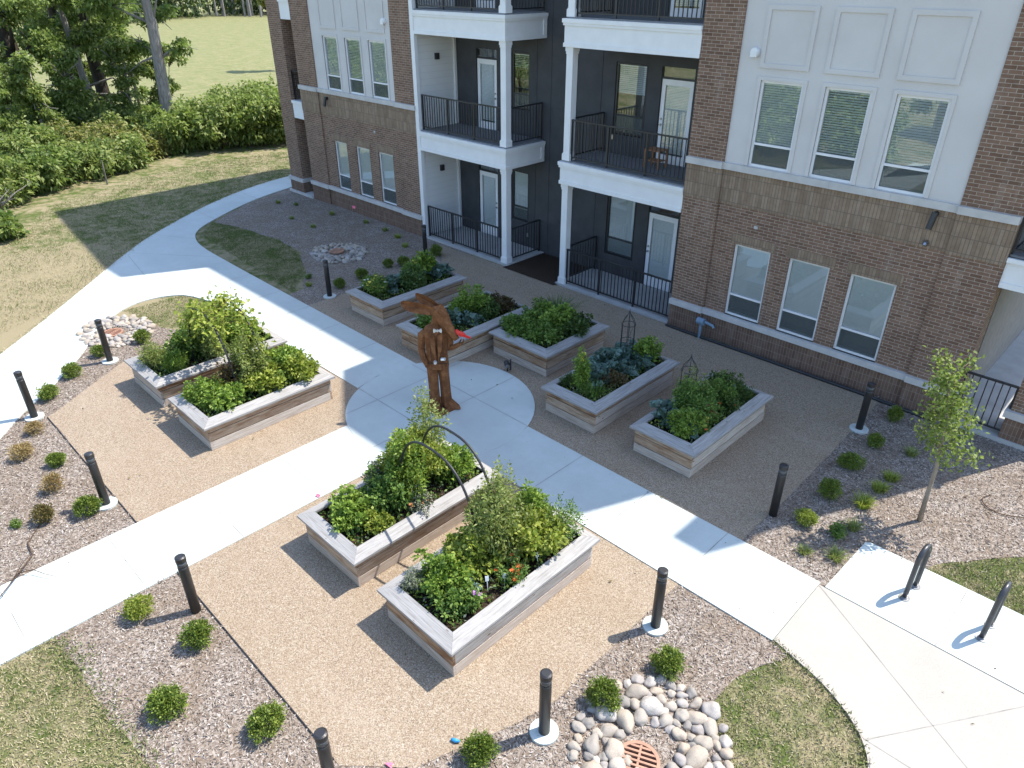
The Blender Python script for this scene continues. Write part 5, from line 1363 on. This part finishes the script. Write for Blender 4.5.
# ears: folded plates
def ear(pts, wid):
    pts = [Vector(p) for p in pts]; rings = []
    for p, w in zip(pts, wid):
        rings.append([p + Vector((.1 * w, -.4 * w, w)), p + Vector((-.05 * w, .25 * w, 0)), p + Vector((.1 * w, -.4 * w, -w)), p + Vector((-.15 * w, .5 * w, 0))])
    b.loft(rings)
ear([(.04, -.06, 2.17), (-.12, -.08, 2.22), (-.30, -.09, 2.27), (-.47, -.10, 2.31), (-.56, -.10, 2.34), (-.61, -.10, 2.36)], [.06, .10, .115, .105, .085, .04])
ear([(.10, .0, 2.22), (.01, .0, 2.28), (-.11, .0, 2.35), (-.23, .0, 2.42), (-.30, .0, 2.46), (-.34, .0, 2.49)], [.06, .10, .11, .10, .08, .035])
body = b.build('body', M['rust'], st)
mb = MB()
for x in (-.1, .02, .14): mb.box(x - .004, x + .004, -.163, -.150, 1.12, 1.6)
mb.box(-.235, .215, -.152, -.146, 1.095, 1.107)
mb.build('jacket_seam', M['rustdark'], st)
mb = MB(); c = Vector((.06, -.17, 1.83))
for s in (-1, 1):
    q = [c, c + Vector((s * .075, -.01, .045)), c + Vector((s * .085, -.01, 0)), c + Vector((s * .075, -.01, -.045))]; mb.loft([q, [v + Vector((0, -.025, 0)) for v in q]])
mb.tube([c + Vector((0, .01, 0)), c + Vector((0, -.045, 0))], .02, 8); mb.build('bow_tie', M['silver'], st)
mb = MB(); mb.tube([(-.02, -.15, 1.13), (-.02, -.2, 1.13)], [.042, .03], 12); mb.build('cufflink', M['silver'], st)
mb = MB(); mb.tube([(.10, -.14, 1.19), (.17, -.17, 1.205)], [.038, .034], 12); mb.build('cufflink', M['silver'], st)
mb = MB(); mb.box(-.29, .31, -.28, .26, 0, .012)
for x in (-.26, .28):
    for y in (-.25, .23): mb.tube([(x, y, .01), (x, y, .03)], .014, 8)
bp = mb.build('base_plate', M['rust'], st); bp.rotation_euler = (0, 0, R(-44.6)); bp.location = (0, .02, 0)
# the red bird
bm_ = MB()
BS = .88
limb(bm_, [(.13, 0, -.02), (.09, 0, 0), (.02, 0, .01), (-.05, 0, .035), (-.085, 0, .07), (-.10, 0, .10)], [.012, .045, .062, .05, .04, .012], 9)
limb(bm_, [(.09, 0, -.005), (.17, 0, -.03), (.24, 0, -.035)], [(.03, .018), (.032, .012), (.03, .008)], 6)
for s in (-1, 1): limb(bm_, [(-.02, s * .05, .03), (.05, s * .06, .015), (.13, s * .045, -.02)], [(.03, .012), (.034, .012), (.008, .006)], 6)
limb(bm_, [(-.09, 0, .065), (-.14, 0, .055)], [.018, .004], 6)
bird = bm_.build('metal_bird', M['red']); bird.scale = (BS, BS, BS); bird.rotation_euler = (0, R(12), R(44.6))
bl = Matrix.Rotation(R(44.6), 3, 'Z') @ Vector((.47, -.22, 1.74)); bird.location = Vector((-9.93, 7.98, .034)) + bl
tag(bird, 'red metal bird perched at the snout of the rusty sculpture', 'bird')
# rust spots on the terrace bolts
sp_ = empty('spotlight', (-10.02, 10.02, .014), R(44.6), 'small black ground spotlight between the terrace and the square planter', 'spotlight')
mb = MB(); mb.tube([(0, 0, 0), (0, 0, .1)], .018, 10); mb.build('stake', M['black'], sp_)
mb = MB(); mb.tube([(-.03, .06, .2), (.0, -.07, .16)], [.055, .065], 14); mb.box(.045, .085, -.05, .05, .05, .27); mb.build('lamp_head', M['black'], sp_)
mb = MB(); mb.tube([(.0, -.072, .159), (.001, -.078, .157)], .055, 14); mb.build('lens', M['steel'], sp_)

# ------------------------------------------------------------------ litter, hose, twig
def flag(x, y, z, lab, h=.28):
    t = empty('marking_flag', (x, y, z), .4, lab, 'flag'); MB().tube([(0, 0, 0), (0, 0, h)], .004, 5).build('wire', M['steel'], t)
    MB().face([(0, 0, h - .1), (.11, .01, h - .11), (.12, .02, h - .02), (0, 0, h)]).build('flag_sheet', M['pink'], t)
flag(-22.3, 14.35, .01, 'small pink marking flag before the left brick wall', .4)
def crumple(lab, x, y, z, s, mat, name, cat):
    mb = MB(); pts = [(random.uniform(-1, 1) * s, random.uniform(-.6, .6) * s, random.uniform(.1, .5) * s) for _ in range(9)]
    for k in range(7): mb.face([pts[k], pts[k + 1], pts[k + 2]])
    o = mb.build(name, M[mat]); o.location = (x, y, z); tag(o, lab, cat)
crumple('scrap of pink ribbon on the gravel edge at the bottom', -4.44, 2.52, .016, .07, 'pink', 'ribbon_scrap', 'litter')
crumple('scrap of pink ribbon on the white path', -9.17, 4.58, .033, .06, 'pink', 'ribbon_scrap', 'litter')
o = MB().tube([(0, 0, .025), (.05, .02, .03), (.09, .05, .025)], [.018, .026, .012], 8).build('bottle_cap', M['blue'], None, True); o.location = (-4.17, 3.22, .014); tag(o, 'small blue plastic scrap on the gravel by the bottom shrub', 'litter')
mb = MB(); mb.tube(catmull([(-1.0, 12.72, .02), (-1.07, 12.5, .04), (-.98, 12.33, .03), (-.76, 12.26, .03), (-.45, 12.4, .04), (.1, 12.8, .03), (.6, 13.3, .03)], 6), .009, 6)
tag(mb.build('drip_hose', M['twig'], smooth=True), 'thin dark drip hose curved on the sunny mulch at the right', 'hose')
mb = MB()
mb.tube([(-11.75, 1.0, .03), (-11.4, .75, .05), (-11.05, .72, .05), (-10.85, .55, .06), (-10.55, .3, .09), (-10.2, .02, .14)], [.008, .01, .012, .012, .01, .007], 6)
mb.tube([(-10.72, .45, .08), (-10.6, .62, .12), (-10.4, .72, .1), (-10.2, .86, .07)], [.008, .007, .005, .003], 5); mb.tube([(-10.55, .3, .09), (-10.75, .55, .2), (-10.8, .75, .3)], [.008, .006, .003], 5); mb.tube([(-10.2, .02, .14), (-10.1, -.2, .18)], [.007, .004], 5)
tag(mb.build('bare_twig', M['twig'], smooth=True), 'bare brown twig lying across the path edge at the left', 'twig')

# ------------------------------------------------------------------ woodland
def wood_bush(name, x, y, rx, ry, h, mat, n, lab, seed, L=.2, grp='shrubs along the wood edge'):
    global rng
    rng = np.random.default_rng(seed); random.seed(seed)
    bl = [((0, 0, h * .42), (rx * .8, ry * .8, h * .42))]
    for k in range(16):
        a = random.uniform(0, 6.28); q = random.uniform(.25, 1.0); s = random.uniform(.16, .36)
        bl.append(((rx * q * math.cos(a), ry * q * math.sin(a), h * random.uniform(.25, 1.0)), (rx * s, ry * s, h * random.uniform(.10, .26))))
    for k in range(16):
        a = random.uniform(0, 6.28); q = random.uniform(.1, .95); w_ = random.uniform(.09, .2)
        bl.append(((rx * q * math.cos(a), ry * q * math.sin(a), h * random.uniform(.75, 1.08) * (1.05 - .3 * q)), (w_, w_, h * random.uniform(.10, .22))))
    P, D = blob_points(bl, n, .3, .05)
    D = D + .6 * rng.normal(size=P.shape) + np.array([0, 0, .1])
    V = leaves(P, D, L * rng.uniform(.6, 1.3, n), L * .55 * rng.uniform(.6, 1.3, n), .2, .25)
    r = empty(name, (x, y, 0), 0, lab, 'shrub', grp)
    link_mesh('foliage', quads_mesh('foliage', V, M[mat]), r)
    mb = MB()
    for k in range(7):
        a = random.uniform(0, 6.28); q = random.uniform(.2, .7)
        mb.tube([(rx * .2 * math.cos(a), ry * .2 * math.sin(a), -.05), (rx * q * .7 * math.cos(a), ry * q * .7 * math.sin(a), h * .4), (rx * q * math.cos(a), ry * q * math.sin(a), h * .8)], [.035, .025, .008], 5)
    mb.build('stems', M['twig'], r)
    return r
def wood_tree(name, x, y, trunk, rad, bark, blobs, mat, n, lab, seed, L=.26, limbs=None, grp='trees of the wood'):
    global rng
    rng = np.random.default_rng(seed); random.seed(seed)
    r = empty(name, (x, y, 0), 0, lab, 'tree', grp)
    mb = MB(); mb.tube(trunk, rad, 12)
    tr = [Vector(p) for p in trunk]
    for (c, s) in blobs:
        j = min(range(len(tr)), key=lambda k: (tr[k] - Vector(c)).length + (0 if tr[k].z < c[2] + .5 else 3))
        e = Vector(c); m = (tr[j] + e) / 2 + Vector((0, 0, random.uniform(-.1, .35)))
        mb.tube([tr[j], m, e], [rad[j] * .35, rad[j] * .2, .02], 6)
        for q in range(5):
            e2 = e + Vector([random.uniform(-1, 1) * s[i] * .8 for i in range(3)]); mb.tube([m.lerp(e, .6), (m.lerp(e, .6) + e2) / 2 + Vector((0, 0, .08)), e2], [.035, .022, .008], 5)
    for l in (limbs or []): mb.tube(l, list(np.linspace(.07, .012, len(l))), 6)
    mb.build('trunk', M[bark], r, True)
    big = []
    for c, s in blobs:
        for k in range(7):
            d = Vector((random.gauss(0, 1), random.gauss(0, 1), random.gauss(0, 1))).normalized()
            q = random.uniform(.15, .85)
            big.append(((c[0] + d.x * s[0] * q, c[1] + d.y * s[1] * q, c[2] + d.z * s[2] * q), (s[0] * .36, s[1] * .36, s[2] * .30)))
    P, D = blob_points(big, n, .1)
    D = D * .6 + rng.normal(size=P.shape) + np.array([0, 0, -.15])
    link_mesh('crown', quads_mesh('crown', leaves(P, D, L * rng.uniform(.6, 1.3, n), L * .6 * rng.uniform(.6, 1.3, n), .2, .2), M[mat]), r)
    return r
VX, VY = VIEW; RX, RY = .712, .702      # forward and right of the view on plan
def at(f, r): return (VX * f + RX * r, VY * f + RY * r)      # forward, right metres from the camera foot
HEDGE = [(37.0, -16.0, 1.4, 1.9, 'hedge bush just right of the pale leaning trunk'), (36.4, -16.9, .9, .9, 'low hedge bush at the foot of the pale trunk'), (37.6, -14.8, 1.6, 2.2, 'hedge bush second right of the pale trunk'), (38.2, -13.4, 1.6, 2.1, 'hedge bush in the middle of the hedge by the meadow'),
         (39.2, -12.6, 1.7, 2.3, 'tall hedge bush behind the middle of the hedge'), (38.8, -11.9, 1.6, 2.0, 'hedge bush nearest the far brick pier'), (40.2, -10.8, 1.9, 2.4, 'hedge bush partly hidden by the far brick pier'), (39.4, -15.6, 1.8, 2.1, 'hedge bush at the back, seen above the first hedge bush'), (40.2, -14.0, 1.9, 2.4, 'hedge bush at the back of the hedge centre'), (41.2, -12.4, 1.9, 2.5, 'hedge bush at the back, close to the meadow and pier')]
for i, (f, r, w, h, lab) in enumerate(HEDGE):
    x, y = at(f, r); wood_bush('hedge_bush', x, y, w, w, h, 'l_wood2' if i % 3 else 'l_tree', 3300, lab, 100 + i, .22)
BANK = [(26.6, -20.4, 1.7, 2.0, 'l_wood2', 'tall pale bush filling the left edge above the brush pile'), (29.4, -23.0, 1.8, 2.6, 'l_wood2', 'tall bush at the left edge beneath the tree canopy'), (35.2, -17.6, 1.2, 1.0, 'l_wood3', 'golden scrub bush left of the pale trunk base'), (35.6, -19.0, 1.5, 1.3, 'l_wood3', 'golden scrub bush in the middle of the bank'), (33.4, -17.7, 1.3, 1.2, 'l_wood2', 'green bush at the lawn edge below the golden scrub'), (31.6, -18.3, 1.4, 1.3, 'l_wood2', 'green bush at the lawn edge beside the white stake'),
        (29.6, -19.2, 1.5, 1.4, 'l_wood1', 'green bush low on the bank next to the brush pile'), (27.4, -19.6, 1.4, 1.3, 'l_wood2', 'green bush at the left edge of the view behind the brush pile'), (23.2, -17.6, 1.0, .8, 'l_wood1', 'small green bush nearest the lawn at the left edge'), (37.6, -17.9, 1.4, 1.4, 'l_wood1', 'dark bush behind the golden scrub'),
        (37.4, -20.2, 1.8, 1.8, 'l_wood2', 'broad bush on the bank below the twin trunks'), (34.0, -20.0, 1.7, 1.7, 'l_wood3', 'broad golden green bush on the upper bank'), (32.0, -20.8, 1.7, 1.8, 'l_wood2', 'broad bush on the bank toward the left edge'), (30.0, -21.4, 1.6, 1.9, 'l_wood1', 'broad dark bush at the left edge of the bank'),
        (39.6, -22.6, 1.9, 2.2, 'l_wood1', 'shadowy bush below the dark trunk'), (35.6, -22.2, 1.9, 2.1, 'l_wood1', 'shadowy bush under the trees at the left'), (40.4, -20.6, 1.6, 1.4, 'l_wood1', 'dark bush at the foot of the twin trunks'), (33.4, -23.2, 1.9, 2.3, 'l_wood2', 'pale green bush at the upper left edge'), (41.6, -20.0, 1.3, 1.0, 'l_pale', 'pale grey green bush beside the bare patch of meadow'), (38.0, -24.8, 2.0, 2.4, 'l_wood1', 'leafy bush behind the thick dark trunk')]
for i, (f, r, w, h, mat, lab) in enumerate(BANK):
    x, y = at(f, r); wood_bush('bank_bush', x, y, w, w, h, mat, 3600, lab, 200 + i, .2)
# trees
def loc(f, r, z): 
    return (VX * f + RX * r, VY * f + RY * r, z)
def tree_at(f, r, name, trunk, rad, bark, blobs, mat, n, lab, seed, L=.26, limbs=None):
    x, y = at(f, r)
    def q(p):
        v = loc(*p); return (v[0] - x, v[1] - y, v[2])
    return wood_tree(name, x, y, [q(p) for p in trunk], rad, bark, [(q(c), s) for c, s in blobs], mat, n, lab, seed, L, [[q(p) for p in l] for l in (limbs or [])])
tree_at(38.2, -17.35, 'tall_tree', [(38.2, -17.38, -.1), (38.2, -17.36, .5), (38.2, -17.3, 2), (38.22, -17.2, 4), (38.25, -17.15, 5.6), (38.2, -17.25, 7.5), (38.2, -17.4, 10)], [.42, .33, .29, .26, .24, .16, .08], 'barkgrey',
    [((38.9, -16.2, 4.6), (.9, .9, .6)), ((39.2, -18.4, 4.6), (1.1, 1.0, .7)), ((39.6, -17.4, 5.8), (1.3, 1.3, .7)), ((37.8, -19.0, 6.6), (1.8, 1.8, 1.0)), ((38.2, -17.2, 9.2), (2.8, 2.8, 1.8)), ((39.5, -15.6, 8.0), (1.6, 1.6, 1.2))], 'l_wood1', 7500,
    'tall tree with a pale grey trunk standing between hedge and scrub', 301, .2, [[(38.25, -17.15, 5.4), (38.3, -16.7, 6.6), (38.4, -16.3, 8.2)], [(38.22, -17.2, 4.2), (38.6, -18.2, 3.9), (38.8, -19.4, 3.2)]])
tree_at(40, -21.9, 'woodland_tree', [(40, -21.7, -.1), (40, -21.75, 1.5), (39.95, -22.05, 3.0), (39.9, -22.1, 4.5), (39.8, -22.3, 7.5)], [.26, .2, .17, .15, .08], 'barkgrey',
    [((39.8, -20.6, 5.0), (1.5, 1.4, .9)), ((40.3, -22.6, 5.2), (1.5, 1.5, .9)), ((39.4, -19.6, 4.5), (1.1, 1.1, .6)), ((40, -21.6, 7.2), (2.8, 2.6, 1.4)), ((39.2, -23.4, 4.2), (1.1, 1.0, .7)), ((39.6, -20.0, 6.6), (1.6, 1.6, .9))], 'l_wood2', 9000,
    'grey leaning tree in front of a darker trunk on the bank', 302, .21, [[(40, -21.9, 2.6), (40, -20.6, 3.0), (40, -19.4, 2.3)], [(40, -21.9, 2.2), (40, -20.4, 2.2), (40.1, -19.2, 1.5)]])
tree_at(41.6, -22.1, 'woodland_tree', [(41.6, -22.1, -.1), (41.6, -22.1, 2), (41.6, -22.2, 4.5), (41.6, -22.0, 8)], [.4, .33, .28, .15], 'barkdark',
    [((42, -21.0, 5.6), (1.8, 1.7, 1.1)), ((42.2, -23.6, 5.6), (1.8, 1.7, 1.1)), ((42, -22.2, 8), (3, 3, 1.6))], 'l_wood1', 6500, 'dark trunked tree behind the grey leaning one', 303, .22)
tree_at(37.4, -23.4, 'woodland_tree', [(37.4, -23.2, -.1), (37.4, -23.35, 2), (37.4, -23.7, 4), (37.3, -24.0, 7.5)], [.55, .45, .42, .25], 'barkdark',
    [((37.4, -22.4, 5.0), (1.4, 1.4, .9)), ((37.8, -24.6, 4.6), (1.4, 1.4, 1.0)), ((36.4, -22.6, 6.4), (1.7, 1.7, 1.0)), ((37.3, -23.7, 3.0), (.75, .75, 1.6)), ((37.4, -23.6, 7.6), (2.8, 2.6, 1.5))], 'l_wood1', 8000, 'thick dark tree draped in ivy at the upper left corner', 304, .18)
tree_at(44.5, -25.4, 'woodland_tree', [(44.5, -25.4, -.1), (44.5, -25.3, 3), (44.4, -25.2, 8)], [.35, .28, .15], 'barkdark',
    [((44, -24.4, 4.6), (2, 2, 1.4)), ((44.4, -26.4, 4.8), (2, 2, 1.4)), ((44, -25, 7.4), (3, 3, 1.6)), ((45, -23.4, 6.2), (1.6, 1.6, 1.2))], 'l_wood1', 7000, 'dense dark tree at the back of the left wood', 305, .26)
tree_at(70, -18.3, 'woodland_tree', [(70, -18.3, -.1), (70, -18.3, 4), (70, -18.4, 9)], [.3, .25, .12], 'barkdark',
    [((70, -20.6, 5.6), (1.3, 1.2, 1.0)), ((70, -19.2, 5.4), (1.2, 1.2, .9))], 'l_wood3', 4000, 'leafy branch end hanging beside the top of the far brick pier', 306, .3)
for i, (f, r, h, lean, mat, lab) in enumerate(((34.5, -21.6, 4.6, .3, 'l_wood2', 'slender sapling standing between the thick dark trunk and the grey one'), (36.8, -21.0, 4.4, -.2, 'l_wood1', 'slender sapling just left of the grey leaning tree'), (39.0, -19.6, 4.8, .4, 'l_wood2', 'sapling with loose foliage between the grey tree and the pale trunk'), (32.6, -22.4, 4.8, .2, 'l_wood1', 'sapling at the left edge of the view above the bank'), (36.0, -23.6, 5.4, 0, 'l_wood2', 'tall sapling hiding the thick dark trunk'), (42.5, -23.4, 5.2, .1, 'l_wood1', 'sapling deep in the wood behind the twin trunks'), (41.2, -18.6, 4.4, .3, 'l_wood2', 'loose sapling behind the pale trunk'), (43.4, -21.2, 5.0, .0, 'l_wood1', 'sapling in the wood at the meadow edge'))):
    bb = [((f + random.uniform(-.3, .3), r + lean * q + random.uniform(-.6, .6), h * (.34 + .62 * q)), (random.uniform(.7, 1.15), random.uniform(.7, 1.15), random.uniform(.4, .65))) for q in (0, .25, .45, .65, .85, 1.0)]
    tree_at(f, r, 'sapling', [(f, r, -.1), (f, r + lean * .3, h * .4), (f, r + lean, h)], [.09, .07, .02], 'barkgrey', bb, mat, 4200, lab, 330 + i, .19)
# trees across the lawn behind the camera, seen only as reflections in the upper windows
for i, (x, y, h, lab) in enumerate(((-14.5, -9.5, 7, 'lawn tree mirrored in the middle upper window'), (-18, -8.5, 7, 'lawn tree mirrored in the left upper window'), (-22.5, -9.5, 8, 'lawn tree mirrored at the left edge of the upper windows'), (-11.5, -13, 8, 'lawn tree mirrored in the right upper window'), (-16, -14, 8, 'lawn tree mirrored deep behind the first mirrored trees'))):
    wood_tree('lawn_tree', x, y, [(0, 0, -.1), (0, 0, h * .3), (.1, .1, h * .8)], [.22, .16, .06], 'barkgrey', [((0, 0, h * .5), (2.2, 2.2, 1.9)), ((1.3, .6, h * .25), (1.5, 1.5, 1.2)), ((-1.3, -.5, h * .3), (1.6, 1.6, 1.3)), ((0, 0, h * .8), (1.5, 1.5, 1.1))], 'l_wood1', 4000, lab, 400 + i, .26, grp='trees across the lawn')
for i, (x, y, w, h, lab) in enumerate(((-13, -6.5, 2.0, 2.6, 'bush mirrored low in the right upper window'), (-16.5, -6.0, 2.2, 2.8, 'bush mirrored low in the middle upper window'), (-20, -6.5, 2.3, 3.0, 'bush mirrored low in the left upper window'), (-46, -5, 3.5, 4, 'bush mirrored in the windows of the left block, nearest'), (-52, -7, 3.8, 4.5, 'bush mirrored in the windows of the left block, in the middle'), (-59, -9, 4, 5, 'bush mirrored in the windows of the left block, farthest'), (-40, -9, 3.5, 4, 'bush mirrored at the right of the left block windows'))):
    wood_bush('lawn_bush', x, y, w, w, h, 'l_wood1', 3000, lab, 450 + i, .24, 'bushes across the lawn')
# far wood: one mass beyond the meadow
rng = np.random.default_rng(77); random.seed(77)
bl = []
for k in range(150):
    r = random.uniform(-125, -20); f = 150 + random.uniform(0, 14) + (8 if r > -60 else -8); x, y = at(f, r); h = random.uniform(6, 11)
    bl.append(((x, y, h * .5), (random.uniform(3, 5.5), random.uniform(3, 5.5), h * .52)))
for k in range(26):
    r = random.uniform(-92, -62); f = 138 + random.uniform(-4, 6); x, y = at(f, r); bl.append(((x, y, 1.6), (2.2, 2.2, 1.9)))
P, D = blob_points(bl, 26000, .5, .1)
V = leaves(P, D + .8 * rng.normal(size=P.shape), rng.uniform(.5, 1.2, len(P)), rng.uniform(.4, .8, len(P)), .2, .2)
mb = MB()
for k in range(90):
    r = random.uniform(-125, -20); x, y = at(154 + random.uniform(-2, 6), r); mb.tube([(x, y, 0), (x + random.uniform(-.4, .4), y, 7)], [.22, .14], 6)
fw = link_mesh('far_wood', quads_mesh('far_wood', V, M['l_far'])); tag(fw, 'distant wood as a leafy mass beyond the pale meadow', 'wood', None, 'stuff')
mb.build('far_trunks', M['barkgrey'], fw)
# brush pile and stake
random.seed(5)
x, y = at(24.6, -18.5); br = empty('brush_pile', (x, y, 0), 0, 'pile of bare bleached branches at the left edge of the lawn', 'brush pile')
mb = MB()
for k in range(26):
    a = random.uniform(0, 6.28); L = random.uniform(.5, 1.3); p = Vector((random.uniform(-.8, .8), random.uniform(-.8, .8), random.uniform(.0, .6)))
    e = p + Vector((math.cos(a) * L, math.sin(a) * L, random.uniform(.1, .9))); m = (p + e) / 2 + Vector((0, 0, random.uniform(0, .25)))
    mb.tube([p, m, e], [.035, .025, .006], 6)
    for q in range(2): 
        z = m.lerp(e, random.random()); mb.tube([z, z + Vector((random.uniform(-.5, .5), random.uniform(-.5, .5), random.uniform(0, .4)))], [.015, .004], 5)
mb.build('branches', M['deadwood'], br, True)
x, y = at(30.4, -17.0); o = MB().tube([(0, 0, -.05), (.03, 0, .55), (.02, .02, 1.0)], [.035, .03, .025], 8).build('wooden_stake', M['deadwood']); o.location = (x, y, 0); tag(o, 'pale wooden stake at the edge of the scrub and the lawn', 'stake')
